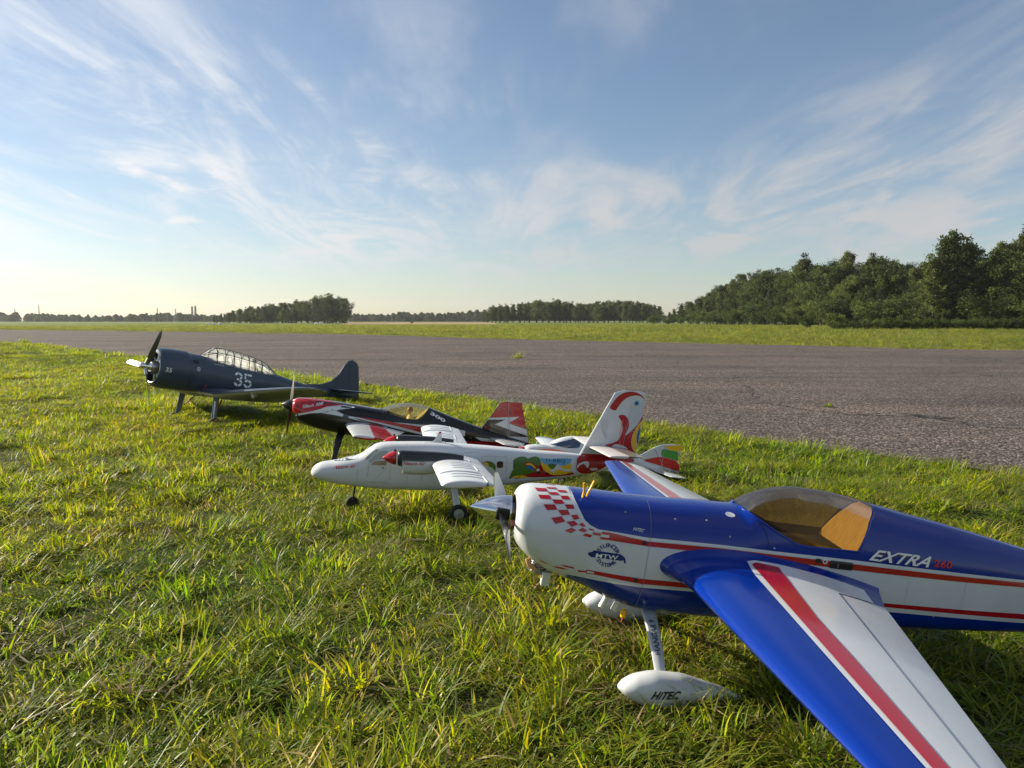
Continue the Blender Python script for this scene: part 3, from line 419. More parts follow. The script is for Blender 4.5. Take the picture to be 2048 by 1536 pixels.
TR = json.loads("""{"ex_blue":[[-0.2433,0.142],[-0.2412,0.1358],[-0.2313,0.1196],[-0.2191,0.1006],[-0.2061,0.0916],[-0.1879,0.0852],[-0.151,0.0836],[-0.0763,0.0794],[0.0794,0.0815],[0.1789,0.0814],[0.2974,0.081],[0.39,0.081],[0.5972,0.0774],[0.8066,0.0732]],"ex_checks":[[[-0.3239,0.1388],[-0.3,0.1405],[-0.2964,0.138],[-0.3202,0.1359]],[[-0.2758,0.1406],[-0.256,0.141],[-0.2541,0.1393],[-0.2729,0.1388]],[[-0.2974,0.137],[-0.2764,0.1382],[-0.2724,0.1354],[-0.2933,0.1342]],[[-0.3186,0.1315],[-0.2942,0.1336],[-0.29,0.1283],[-0.3143,0.1264]],[[-0.2701,0.1348],[-0.2531,0.1358],[-0.2498,0.1311],[-0.2669,0.1301]],[[-0.2892,0.128],[-0.2669,0.1296],[-0.2626,0.1233],[-0.2831,0.1217]],[[-0.3073,0.1182],[-0.2831,0.1205],[-0.2775,0.1122],[-0.3,0.109]],[[-0.2619,0.1227],[-0.2437,0.1242],[-0.2411,0.1175],[-0.2573,0.1157]],[[-0.2768,0.1121],[-0.2557,0.1145],[-0.25,0.1064],[-0.2685,0.103]],[[-0.2898,0.0962],[-0.2684,0.1014],[-0.2592,0.0929],[-0.2795,0.0855]],[[-0.2484,0.106],[-0.2351,0.1083],[-0.2298,0.1013],[-0.2416,0.0976]],[[-0.2576,0.0923],[-0.2407,0.0963],[-0.2316,0.0903],[-0.2451,0.0838]],[[-0.2309,0.0904],[-0.2231,0.0948],[-0.2159,0.089],[-0.2219,0.0864]],[[-0.2596,0.0747],[-0.2449,0.0824],[-0.2343,0.0784],[-0.2452,0.071]],[[-0.2313,0.0788],[-0.2222,0.0849],[-0.2114,0.0803],[-0.2176,0.0756]],[[-0.2094,0.0827],[-0.2061,0.0857],[-0.196,0.0835],[-0.1978,0.0811]],[[-0.2199,0.0689],[-0.2148,0.0744],[-0.2,0.0726],[-0.2024,0.067]],[[-0.1991,0.0787],[-0.1822,0.078],[-0.1827,0.0726],[-0.1993,0.0735]],[[-0.2974,0.1415],[-0.2758,0.1419],[-0.2758,0.141],[-0.2967,0.1407]],[[-0.2558,-0.0008],[-0.2282,-0.0032],[-0.2235,-0.0071],[-0.2455,-0.0056]],[[-0.2721,-0.0097],[-0.2494,-0.0086],[-0.2378,-0.0122],[-0.2589,-0.0136]],[[-0.2184,-0.0091],[-0.199,-0.0086],[-0.1991,-0.0118],[-0.2142,-0.0137]],[[-0.303,-0.0003],[-0.2887,-0.0038],[-0.2801,-0.0078],[-0.2927,-0.0056]]],"ex_red1":[[-0.1797,0.0813],[-0.1627,0.0816],[-0.0776,0.0717],[0.0801,0.0747],[0.2986,0.0735],[0.3842,0.0727],[0.5984,0.0697],[0.8073,0.0676],[0.8089,0.057],[0.6003,0.0576],[0.3865,0.0595],[0.2628,0.0609],[0.0819,0.0621],[-0.0763,0.0617],[-0.1608,0.0659],[-0.1827,0.0663]],"ex_w1":[[-0.1807,0.0763],[-0.1636,0.0759],[-0.1639,0.0707],[-0.1817,0.0709]],"ex_red2":[[-0.1998,-0.0049],[-0.1817,-0.0054],[-0.0772,-0.0107],[0.0199,-0.0096],[0.4111,-0.008],[0.825,-0.0059],[0.8297,-0.0188],[0.4344,-0.0163],[0.0287,-0.0202],[-0.0782,-0.0224],[-0.1807,-0.0139],[-0.1984,-0.0146]],"ex_w2":[[-0.1977,-0.0074],[-0.1828,-0.0077],[-0.1823,-0.0117],[-0.1978,-0.0121]],"ex_bluebot":[[-0.2342,-0.0269],[-0.2166,-0.0263],[-0.0786,-0.031],[0.0359,-0.0276],[0.4521,-0.0276],[0.834,-0.0286]],"ex_sill":[[0.137,0.153],[0.1555,0.1454],[0.2089,0.1183],[0.2502,0.1012],[0.278,0.0983],[0.3262,0.0992],[0.3924,0.0996],[0.4046,0.127],[0.4202,0.163],[0.4416,0.191]],"ex_mtw":[[-0.2032,0.035],[-0.1958,0.0365],[-0.1919,0.0407],[-0.135,0.0387],[-0.1293,0.0362],[-0.123,0.0316],[-0.119,0.0201],[-0.1226,0.0197],[-0.126,0.0269],[-0.1296,0.0247],[-0.1956,0.0256],[-0.1941,0.0298],[-0.2024,0.0301]],"ex_mtwc":[[-0.1616,0.0326],[-0.1895,0.0256],[-0.1302,0.0243],[-0.1931,0.0384],[-0.1348,0.0372],[-0.1654,0.0569],[-0.1589,0.0076]],"ex_extra":[[0.4173,0.0853],[0.5605,0.0824],[0.4289,0.1087],[0.5697,0.1085]],"ex_260":[[0.5731,0.0851],[0.619,0.0842],[0.5726,0.1009],[0.6198,0.1017]],"ex_hitec":[[-0.114,0.0913],[-0.0897,0.0894],[-0.1128,0.0974]],"ex_switch":[[0.3255,0.0763],[0.3836,0.0776],[0.3851,0.0583],[0.3302,0.0581],[0.3184,0.0733],[0.3022,0.0722]],"ex_seam":[[-0.0615,0.1426],[-0.0742,0.0626],[-0.0773,-0.0215]],"ex_leg":[[-0.0518,-0.0628],[-0.0199,-0.0593],[-0.0472,-0.1652],[-0.0243,-0.1649]],"ex_pant":[[-0.1263,-0.1953],[-0.0882,-0.1649],[-0.0511,-0.1568],[-0.0103,-0.1567],[0.0409,-0.1652],[0.0942,-0.1768],[0.1269,-0.1895],[0.0721,-0.2241],[-0.0279,-0.2364],[-0.0905,-0.2203]],"ex_pantlogo":[[-0.0565,-0.1981],[-0.006,-0.1929],[-0.0548,-0.1843]],"ex_farpant":[[-0.128,-0.1776],[-0.0926,-0.1564],[0.116,-0.1781],[-0.0708,-0.2123]],"ex_fillet":[[-0.0493,0.0511],[-0.0235,0.0625],[0.0366,0.0679],[0.148,0.0693],[0.2619,0.0663],[0.356,0.0541],[0.406,0.0367]],"exw_white":[[0.1283,-0.1094],[0.1232,-0.1884],[0.1004,-0.8135],[0.1778,-0.8024],[0.2324,-0.3725],[0.2791,-0.2607],[0.3906,-0.1121],[0.3128,-0.1002],[0.2727,-0.0915],[0.1974,-0.0876]],"exw_red":[[0.1354,-0.128],[0.1364,-0.1845],[0.1083,-0.8124],[0.1358,-0.8084],[0.1598,-0.5145],[0.1564,-0.4961],[0.1688,-0.3691],[0.1963,-0.1668],[0.1956,-0.0973]],"exw_hinge":[[0.2645,-0.3201],[0.2077,-0.7677]],"exw_le":[[-0.0031,-0.2198],[0.0331,-0.7852]],"exw_te":[[0.4145,-0.1271],[0.3971,-0.2272],[0.2506,-0.7539]],"ex_tags":[[-0.2285,0.1588],[-0.223,0.1444],[-0.2237,0.1326],[-0.2257,0.119],[-0.2039,0.1652],[-0.2111,0.1476],[-0.2155,0.1336],[-0.2151,0.1253]],"ex_dummy":[[-0.0881,-0.1139],[-0.0884,-0.0978]],"to_fin":[[0.6523,0.0274],[0.7958,0.3006],[0.8136,0.3056],[0.8358,0.3109],[0.9108,0.3095],[0.9364,0.3017],[0.9356,0.2775],[0.9263,0.2046],[0.9195,0.1515],[0.9121,0.1006],[0.904,0.0451],[0.8855,0.0115]],"tf_red1":[[0.7708,0.2323],[0.7851,0.255],[0.8037,0.2806],[0.8256,0.2981],[0.8537,0.3075],[0.8825,0.3073],[0.9061,0.2999],[0.9243,0.2853],[0.9315,0.273],[0.9241,0.2791],[0.9126,0.2882],[0.8921,0.2924],[0.8693,0.2887],[0.8468,0.2795],[0.825,0.2592],[0.8118,0.2393],[0.8001,0.2195]],"tf_red2":[[0.8128,0.1991],[0.8281,0.2066],[0.8485,0.2017],[0.8626,0.1827],[0.8662,0.1577],[0.8597,0.1352],[0.8481,0.1125],[0.8647,0.1242],[0.9002,0.1588],[0.9186,0.1902],[0.9278,0.2045],[0.9271,0.1933],[0.9141,0.1677],[0.89,0.1361],[0.8801,0.1079],[0.8789,0.0799],[0.8893,0.0521],[0.9015,0.0413],[0.8694,0.046],[0.8396,0.062],[0.7475,0.0677],[0.7954,0.0802],[0.8205,0.0921],[0.8334,0.1176],[0.8377,0.1428],[0.833,0.1733],[0.8235,0.1869]],"tf_yel":[[0.9176,0.1817],[0.9004,0.156],[0.8876,0.1277],[0.8806,0.0995],[0.8836,0.0744],[0.8938,0.0495],[0.9019,0.0441],[0.9059,0.0638],[0.9028,0.0918],[0.9027,0.1169],[0.9073,0.1367],[0.9195,0.165]],"tf_blue":[[0.9188,0.1678],[0.9086,0.1395],[0.9029,0.1142],[0.9042,0.0918],[0.9083,0.0723],[0.9124,0.1004],[0.917,0.1398]],"tf_eye":[[0.8942,0.2577]],"tf_lines":[[[0.87,0.2526],[0.9319,0.256]],[[0.87,0.2434],[0.9299,0.2467]],[[0.8699,0.2342],[0.9279,0.2374]],[[0.8699,0.225],[0.9258,0.2281]],[[0.8699,0.2158],[0.9238,0.2188]],[[0.8699,0.2066],[0.9217,0.2096]],[[0.8698,0.1974],[0.9197,0.2003]],[[0.8698,0.1882],[0.9176,0.191]],[[0.8698,0.179],[0.9156,0.1817]],[[0.8698,0.1698],[0.9136,0.1724]],[[0.8697,0.1606],[0.9115,0.1631]],[[0.8697,0.1514],[0.9095,0.1538]],[[0.8697,0.1422],[0.9074,0.1445]],[[0.8697,0.133],[0.9054,0.1352]],[[0.7466,0.1815],[0.7393,0.1591],[0.7466,0.1316],[0.7654,0.103]],[[0.7535,0.1801],[0.7454,0.1532],[0.7509,0.1262],[0.7654,0.103]],[[0.7605,0.1787],[0.7514,0.1473],[0.7552,0.1208],[0.7654,0.103]],[[0.7674,0.1773],[0.7575,0.1414],[0.7596,0.1153],[0.7654,0.103]],[[0.7743,0.1758],[0.7635,0.1355],[0.7639,0.1099],[0.7654,0.103]]],"tf_white":[[0.7918,0.0439],[0.7906,0.0634],[0.8042,0.0763],[0.8273,0.0756],[0.8448,0.0705],[0.8628,0.0598],[0.866,0.0543],[0.8396,0.062]],"to_nose":[[-0.3898,-0.0266],[-0.3701,-0.0212],[-0.354,-0.017],[-0.3235,-0.009],[-0.288,-0.0002],[-0.2877,-0.0112],[-0.3303,-0.0197],[-0.3639,-0.0243]],"to_green":[[0.3488,0.0014],[0.3612,0.0105],[0.3676,0.0135],[0.3867,0.0196],[0.4058,0.0169],[0.4184,0.0083],[0.4313,0.0172],[0.4508,0.0203],[0.4696,0.0119],[0.4734,-0.0185],[0.4649,-0.0404],[0.4465,-0.0531],[0.3959,-0.0599],[0.3523,-0.0698],[0.336,-0.0812],[0.3421,-0.0573],[0.3505,-0.0386],[0.3658,-0.0291],[0.3571,-0.0137]],"to_semi":[[0.2201,-0.0086],[0.2368,-0.0022],[0.2585,-0.0033],[0.2745,-0.0152],[0.2798,-0.0304],[0.2745,-0.049],[0.2696,-0.0429],[0.2629,-0.0338],[0.2535,-0.0309],[0.2438,-0.0218]],"to_semi_y":[[0.2217,-0.0089],[0.2339,-0.0062],[0.2465,-0.0126],[0.2503,-0.0279],[0.2438,-0.0224]],"to_semi_w":[[0.2445,-0.0233],[0.2549,-0.0278],[0.2659,-0.0307],[0.276,-0.0474],[0.2731,-0.0521],[0.257,-0.04]],"to_bluep":[[0.469,0.0167],[0.4916,0.0081],[0.5564,0.014],[0.6082,0.0119],[0.6045,-0.0039],[0.5766,-0.0176],[0.4976,-0.0129],[0.4721,-0.0026]],"to_yelp":[[0.4687,0.0104],[0.4863,-0.0104],[0.5061,-0.0169],[0.5427,-0.0179],[0.5767,-0.019],[0.6045,-0.0012],[0.6085,-0.0422],[0.6194,-0.0509],[0.5797,-0.0565],[0.54,-0.0593],[0.5111,-0.0537],[0.4878,-0.0401],[0.4741,-0.0186]],"to_grp":[[0.4976,-0.0143],[0.5253,-0.0073],[0.5455,-0.0179],[0.5381,-0.037],[0.5153,-0.0317]],"to_redp":[[0.4518,-0.0431],[0.462,-0.0268],[0.4695,-0.0079],[0.4741,-0.0186],[0.4878,-0.0401],[0.5111,-0.0537],[0.54,-0.0593],[0.5797,-0.0565],[0.6156,-0.0436],[0.6271,-0.057],[0.5409,-0.0652],[0.4679,-0.0694],[0.401,-0.0683],[0.3628,-0.0727],[0.4002,-0.0572],[0.4329,-0.0515]],"to_yel2":[[0.3435,-0.0701],[0.3675,-0.0616],[0.4004,-0.06],[0.4204,-0.0682],[0.396,-0.0734]],"to_dove":[[0.5047,-0.0427],[0.5211,-0.0344],[0.532,-0.0288],[0.5424,-0.0125],[0.5537,-0.0124],[0.5601,-0.0259],[0.5832,-0.0339],[0.6077,-0.0311],[0.6085,-0.0422],[0.5781,-0.0422],[0.549,-0.0314],[0.5355,-0.0397],[0.5307,-0.0522],[0.5258,-0.0425]],"to_arc":[[0.3953,-0.0182],[0.4031,-0.0061],[0.4223,-0.0019],[0.4418,-0.0083],[0.462,-0.0268],[0.4685,-0.043],[0.4551,-0.0513],[0.4486,-0.0351],[0.4313,-0.0217],[0.409,-0.0167]],"to_arcy":[[0.4021,-0.0154],[0.4168,-0.0059],[0.4335,-0.0097],[0.4509,-0.0256],[0.4485,-0.0337],[0.4339,-0.019],[0.4116,-0.014]],"to_arcb":[[0.4065,-0.0221],[0.42,-0.016],[0.4355,-0.0231],[0.4416,-0.0338],[0.435,-0.0393],[0.4152,-0.0314]],"to_face":[[0.4527,-0.035],[0.458,-0.0301],[0.4665,-0.0322],[0.4689,-0.0403],[0.4552,-0.0437]],"to_beak":[[0.456,-0.0431],[0.4705,-0.0402],[0.4695,-0.0512],[0.4624,-0.0567],[0.4555,-0.0499]],"to_redtail":[[0.631,0.0158],[0.659,0.0276],[0.6928,0.0388],[0.7147,0.0468],[0.7906,0.0212],[0.8959,0.0151],[0.8949,-0.0021],[0.808,0.0002],[0.7785,0.0],[0.7596,-0.0251],[0.7319,-0.0368],[0.7082,-0.0527],[0.6617,-0.0546],[0.6325,-0.0394],[0.6279,-0.0146],[0.6331,-0.001]],"to_hook":[[0.635,-0.0118],[0.6562,-0.0008],[0.6764,0.0033],[0.688,-0.002],[0.6872,-0.017],[0.6809,-0.0295],[0.6712,-0.0143],[0.6622,-0.0076],[0.6424,-0.0159],[0.6347,-0.031],[0.6313,-0.0228]],"to_hook2":[[0.688,-0.0281],[0.7155,-0.0252],[0.729,-0.028],[0.7259,-0.0367],[0.6995,-0.0381]],"to_reg":[[0.4874,-0.0024],[0.5795,-0.0067],[0.4883,0.0119]],"to_win":[[0.2864,-0.0028],[0.3051,-0.0024],[0.309,-0.0069],[0.3092,-0.0253],[0.3056,-0.03],[0.287,-0.0303],[0.2828,-0.0267],[0.2822,-0.0065]],"to_cock":[[-0.2357,-0.0303],[-0.2181,-0.0136],[-0.1715,-0.0114],[-0.174,-0.0305]],"to_shield":[[-0.2617,-0.0104],[-0.2412,0.0129],[-0.2169,0.0326],[-0.2025,0.0324],[-0.2243,0.0128],[-0.2499,-0.0112]],"to_shield2":[[-0.2464,-0.0149],[-0.2208,0.0099],[-0.1982,0.0264],[-0.1681,0.0276],[-0.1801,-0.005],[-0.2166,-0.0089],[-0.2343,-0.0236]],"to_lines":[[[-0.2866,-0.0009],[-0.2863,-0.0522],[-0.2887,-0.1153]],[[-0.1557,-0.0296],[-0.1565,-0.0897]],[[-0.0869,-0.0657],[-0.0871,-0.0988]],[[-0.0278,-0.0643],[-0.028,-0.0958]],[[-0.2421,-0.0222],[-0.247,-0.0816]],[[-0.2535,-0.0417],[-0.2379,-0.0412]],[[-0.2524,-0.0708],[-0.2368,-0.0704]],[[-0.1686,-0.0402],[-0.2135,-0.0859]],[[-0.1105,-0.0662],[0.025,-0.0649]],[[-0.2829,-0.1004],[-0.1628,-0.1012]],[[0.2194,0.0154],[0.2209,-0.0842]],[[0.2736,0.0179],[0.2727,-0.003]],[[0.3241,0.0159],[0.3251,-0.0829]],[[0.1458,0.0296],[0.2117,0.0296]],[[0.2194,0.0162],[0.3241,0.0159]],[[0.2845,-0.0834],[0.3252,-0.0836]],[[-0.2762,-0.1045],[-0.276,-0.1146]],[[-0.2682,-0.1042],[-0.268,-0.1141]],[[-0.2602,-0.1039],[-0.26,-0.1138]],[[-0.2522,-0.1037],[-0.252,-0.1134]],[[-0.2442,-0.1034],[-0.2439,-0.1131]],[[-0.2362,-0.1031],[-0.2359,-0.1128]],[[-0.2282,-0.1029],[-0.2279,-0.1125]],[[-0.2202,-0.1027],[-0.2199,-0.1123]],[[-0.2122,-0.1024],[-0.2119,-0.112]],[[-0.2042,-0.1022],[-0.2039,-0.1117]],[[-0.1962,-0.1019],[-0.1959,-0.1114]],[[-0.1882,-0.1017],[-0.1878,-0.1112]],[[-0.1802,-0.1015],[-0.1798,-0.111]],[[-0.1721,-0.1014],[-0.1718,-0.1108]],[[-0.1641,-0.1012],[-0.1637,-0.1107]]],"to_handle":[[-0.1914,-0.0384],[-0.1803,-0.0401],[-0.1802,-0.0435],[-0.1913,-0.0418]],"to_txt":[[-0.3833,-0.0539],[-0.2956,-0.0442],[-0.3788,-0.0392]],"to_ntxt":[[-0.1111,0.0063],[-0.0251,0.0068],[-0.1085,0.0192]],"to_nac":[[-0.1904,0.0229],[-0.1356,0.0517],[-0.1351,0.0033],[-0.1304,0.0577],[-0.1114,-0.0318],[0.124,0.0424],[0.0136,-0.029],[-0.115,0.0167],[0.0114,0.0199]],"to_ant":[[-0.0055,0.0511],[0.0232,0.0702],[0.0408,0.1041],[0.0502,0.1044],[0.0536,0.0528]],"to_gear":[[0.0944,-0.1109],[0.121,-0.1104],[0.1017,-0.161],[0.1233,-0.1606],[0.12,-0.1959],[0.0984,-0.2032],[0.1163,-0.1878],[-0.2961,-0.1299],[-0.3009,-0.1805],[-0.3058,-0.2032]],"sb_red":[[-0.0172,0.1181],[0.0842,0.1358],[0.1876,0.1344],[0.2539,0.1229],[0.1706,0.1065],[0.1417,0.0916],[0.0898,0.0728],[0.0049,0.0471]],"sb_white":[[0.0025,0.0426],[0.0827,0.0679],[0.1418,0.0909],[0.1704,0.1076],[0.2578,0.1233],[0.3238,0.1192],[0.203,0.0991],[0.1618,0.0874],[0.2179,0.0762],[0.2774,0.0712],[0.4369,0.0616],[0.6782,0.0668],[0.8029,0.0719],[0.941,0.0585],[0.9445,0.0305],[0.7058,0.0122],[0.6035,0.0154],[0.4601,0.036],[0.3187,0.0561],[0.239,0.0648],[0.1447,0.0696],[0.0913,0.061],[0.0119,0.0343]],"sb_red2":[[0.3288,0.0693],[0.436,0.0687],[0.6796,0.0559],[0.8046,0.0573],[0.8815,0.0466],[0.8834,0.0318],[0.6834,0.0264],[0.5185,0.0487],[0.3972,0.0611]],"sb_blk2":[[0.3177,0.064],[0.4384,0.0497],[0.6024,0.0235],[0.7058,0.0122],[0.6446,0.0117],[0.4805,0.0322],[0.3586,0.0527]],"sb_sill":[[0.4559,0.1228],[0.4903,0.1168],[0.5278,0.104],[0.5692,0.0949],[0.6182,0.0912],[0.6668,0.0939],[0.6968,0.1192],[0.726,0.1617]],"sb_fin":[[1.0096,0.0542],[1.0407,0.0807],[1.0755,0.1383],[1.1282,0.2365],[1.1616,0.2482],[1.2549,0.2518],[1.2975,0.1103],[1.3324,-0.0018]],"sb_fin_red":[[1.0834,0.1484],[1.1284,0.235],[1.1618,0.2467],[1.2535,0.2501],[1.3,0.1091],[1.1855,0.1282],[1.2502,0.1704]],"sb_fin_white":[[1.0808,0.1451],[1.2501,0.1711],[1.1895,0.1271],[1.3026,0.1016],[1.313,0.0657],[1.114,0.1106],[1.1715,0.1457],[1.0722,0.1341]],"sb_fin_red2":[[1.2557,0.0129],[1.3223,0.032],[1.3308,-0.0019],[1.2665,-0.009]],"sb_fin_white2":[[1.0731,0.04],[1.3161,0.0599],[1.3223,0.032],[1.2485,0.0083],[1.0449,0.02]],"sb_300":[[0.7318,0.1295],[0.8196,0.0917],[0.7375,0.146]],"sb_logo":[[0.0486,0.0833],[0.0898,0.1002],[0.0471,0.0987]],"sb_gear":[[0.2299,-0.0627],[0.263,-0.0589],[0.2312,-0.1744],[0.2559,-0.1716],[0.2235,-0.1967]],"sbd_fin":[[1.3475,0.0176],[1.42,0.0394],[1.5783,0.0571],[1.6807,0.0969],[1.7574,0.1678],[1.8112,0.2609],[1.8543,0.3115],[1.8981,0.3256],[1.9523,0.3067],[1.9829,0.2686],[2.0053,0.144],[2.0322,-0.0491]],"sbd_can":[[0.383,0.1725],[0.4571,0.2327],[0.52,0.242],[0.6167,0.2311],[0.6982,0.2217],[0.838,0.2029],[0.9134,0.1841],[0.993,0.1452],[1.0652,0.097]],"sbd_sill":[[0.3078,0.1657],[0.5115,0.1183],[0.6782,0.1076],[0.8154,0.0909],[0.9543,0.073],[1.0052,0.0894]],"sbd_35":[[0.6197,-0.0597],[0.794,-0.0693],[0.6224,0.0604],[0.7978,0.0537]],"sbd_35s":[[0.0,-0.0164],[0.0071,-0.0187],[0.0,0.0086]],"sbd_round":[[0.2171,0.036]],"sbd_lines":[[[0.2091,0.166],[0.1675,0.0842],[0.1689,-0.0252]],[[0.3117,0.1567],[0.2667,0.014],[0.2693,-0.0748]]],"sbd_belly":[[0.0296,-0.1363],[0.1609,-0.1476],[0.3497,-0.16],[0.5528,-0.1504]],"sbd_marks":[[[0.403,0.1499],[0.4509,0.146],[0.5122,0.1363],[0.4548,0.1388]],[[0.4443,0.1009],[0.5376,0.096],[0.5357,0.0911],[0.4428,0.0961]]],"f_fin":[[0.2579,-0.0123],[0.2814,-0.006],[0.3106,0.0164],[0.3405,0.035],[0.3783,0.0565],[0.4184,0.0646],[0.5093,0.0684],[0.4972,0.0398],[0.4843,0.0033],[0.4906,-0.0234],[0.511,-0.0723],[0.5269,-0.1061],[0.5224,-0.1301],[0.4216,-0.1124]],"f_yel":[[0.3958,0.0506],[0.4479,0.0619],[0.5093,0.0684],[0.4972,0.0398],[0.4817,0.0323],[0.4358,0.0334]],"f_grn":[[0.3892,0.0402],[0.4358,0.0334],[0.4841,0.0306],[0.4843,0.0033],[0.49,-0.0196],[0.434,-0.0077],[0.3877,-0.0028]],"f_red":[[0.2859,-0.0345],[0.3443,-0.015],[0.388,-0.0047],[0.4342,-0.0089],[0.4903,-0.0215],[0.511,-0.0723],[0.4554,-0.0641],[0.3699,-0.0473]],"f_hole":[[0.3446,-0.0693],[0.3488,-0.0436],[0.3624,-0.052],[0.375,-0.0663],[0.3774,-0.0816]],"f_sill":[[-0.2207,-0.0007],[-0.1834,-0.0039],[-0.1309,-0.0073],[-0.0978,-0.0054],[-0.0716,0.0036],[-0.0656,0.0196],[-0.0748,0.0394],[-0.0903,0.0463]],"f_str":[[-0.3002,-0.0347],[-0.2462,-0.0224],[-0.1956,-0.0176],[-0.1287,-0.0276],[-0.0986,-0.0277],[-0.1814,-0.0301],[-0.2301,-0.0309],[-0.2778,-0.038]]}""")

# ---------------------------------------------------------------- the setting: ground, runway, lawn, meadow, woods
from mathutils import noise as mnoise
NEAR = [(-43.96, 47.64), (-28.56, 37.52), (-18.9, 28.45), (-13.95, 23.79), (-8.52, 17.16), (-4.16, 12.22), (-1.45, 9.12), (-.32, 7.69), (.53, 6.46), (1.06, 5.87), (1.6, 5.12), (2.05, 4.61), (2.42, 4.2), (2.64, 3.92), (3.13, 3.21), (7.5, -3.0)]
FAR = [(-87.93, 95.35), (-45.67, 68.84), (-24.59, 56.31), (-9.93, 45.87), (.76, 32.58), (6.63, 27.2), (10.44, 23.79), (13.93, 20.96), (17.42, 18.17), (40.0, -1.0)]
NX, NY = np.array([p[0] for p in NEAR]), np.array([p[1] for p in NEAR])
def edge_d(x, y):
    """signed distance past the near runway edge (positive on the asphalt)"""
    x = np.asarray(x, float); y = np.asarray(y, float); best = np.full(x.shape, 1e9); sg = np.ones(x.shape)
    for i in range(len(NEAR)-1):
        ax, ay, bx, by = NX[i], NY[i], NX[i+1], NY[i+1]; dx, dy = bx-ax, by-ay; L2 = dx*dx+dy*dy
        t = np.clip(((x-ax)*dx+(y-ay)*dy)/L2, 0, 1); d = np.hypot(x-ax-t*dx, y-ay-t*dy); s = np.sign((x-ax)*(-dy)+(y-ay)*dx); k = d < best; best[k] = d[k]; sg[k] = s[k]
    return best*sg
def far_side(x, y):
    fx = np.array([p[0] for p in FAR]); fy = np.array([p[1] for p in FAR]); return y-np.interp(x, fx, fy)
def gbase(x, y): return float(np.interp(math.hypot(x, y), [1.9, 2.8, 4.6, 5.4], [.016, -.014, -.012, .008]))
def hum(x, y): return mnoise.noise(Vector((x*.9, y*.9, 3.1)))*.030+mnoise.noise(Vector((x*2.6, y*2.6, 7.7)))*.018
def nodes(name):
    m = bpy.data.materials.new(name); m.use_nodes = True; return m, m.node_tree, m.node_tree.nodes['Principled BSDF'], m.node_tree.nodes.new, m.node_tree.links.new
def colramp(n, L, fac, stops):
    r = n('ShaderNodeValToRGB'); L(fac, r.inputs[0]); e = r.color_ramp.elements
    while len(e) < len(stops): e.new(.5)
    for q, (p, c) in zip(e, stops): q.position = p; q.color = (*c, 1)
    return r.outputs[0]
def tex(n, L, vec, scale, det=5, rough=.6, kind='noise', dist=0.):
    if kind == 'noise':
        t = n('ShaderNodeTexNoise'); t.inputs['Detail'].default_value = det; t.inputs['Roughness'].default_value = rough; t.inputs['Distortion'].default_value = dist
    else: t = n('ShaderNodeTexVoronoi'); t.feature = kind
    t.inputs['Scale'].default_value = scale; L(vec, t.inputs['Vector']); return t
# soil and thatch under the grass
def soil_mat():
    m, nt, b, n, L = nodes('soil_and_thatch'); tc = n('ShaderNodeTexCoord'); v = tc.outputs['Object']
    a = tex(n, L, v, 9, 8, .7); c = colramp(n, L, a.outputs['Fac'], [(.30, (.018, .022, .008)), (.52, (.045, .055, .014)), (.75, (.11, .10, .045))])
    L(c, b.inputs['Base Color']); b.inputs['Roughness'].default_value = .95; b.inputs['Specular IOR Level'].default_value = .15
    bp = n('ShaderNodeBump'); bp.inputs['Distance'].default_value = .02; L(tex(n, L, v, 60, 6).outputs['Fac'], bp.inputs['Height']); L(bp.outputs[0], b.inputs['Normal']); return m
def meadow_mat():
    m, nt, b, n, L = nodes('meadow_ground'); tc = n('ShaderNodeTexCoord'); v = tc.outputs['Object']
    a = tex(n, L, v, .06, 6, .6); c1 = colramp(n, L, a.outputs['Fac'], [(.32, (.075, .125, .018)), (.5, (.13, .175, .028)), (.68, (.19, .19, .05))])
    d = tex(n, L, v, 3.0, 6, .7); mx = n('ShaderNodeMix'); mx.data_type = 'RGBA'; mx.blend_type = 'MULTIPLY'; mx.inputs['Factor'].default_value = .7; L(c1, mx.inputs['A'])
    L(colramp(n, L, d.outputs['Fac'], [(.3, (.45, .45, .45)), (.7, (1.2, 1.2, 1.2))]), mx.inputs['B']); L(mx.outputs['Result'], b.inputs['Base Color'])
    b.inputs['Roughness'].default_value = .9; b.inputs['Specular IOR Level'].default_value = .2
    bp = n('ShaderNodeBump'); bp.inputs['Distance'].default_value = .2; L(tex(n, L, v, 4, 6).outputs['Fac'], bp.inputs['Height']); L(bp.outputs[0], b.inputs['Normal']); return m
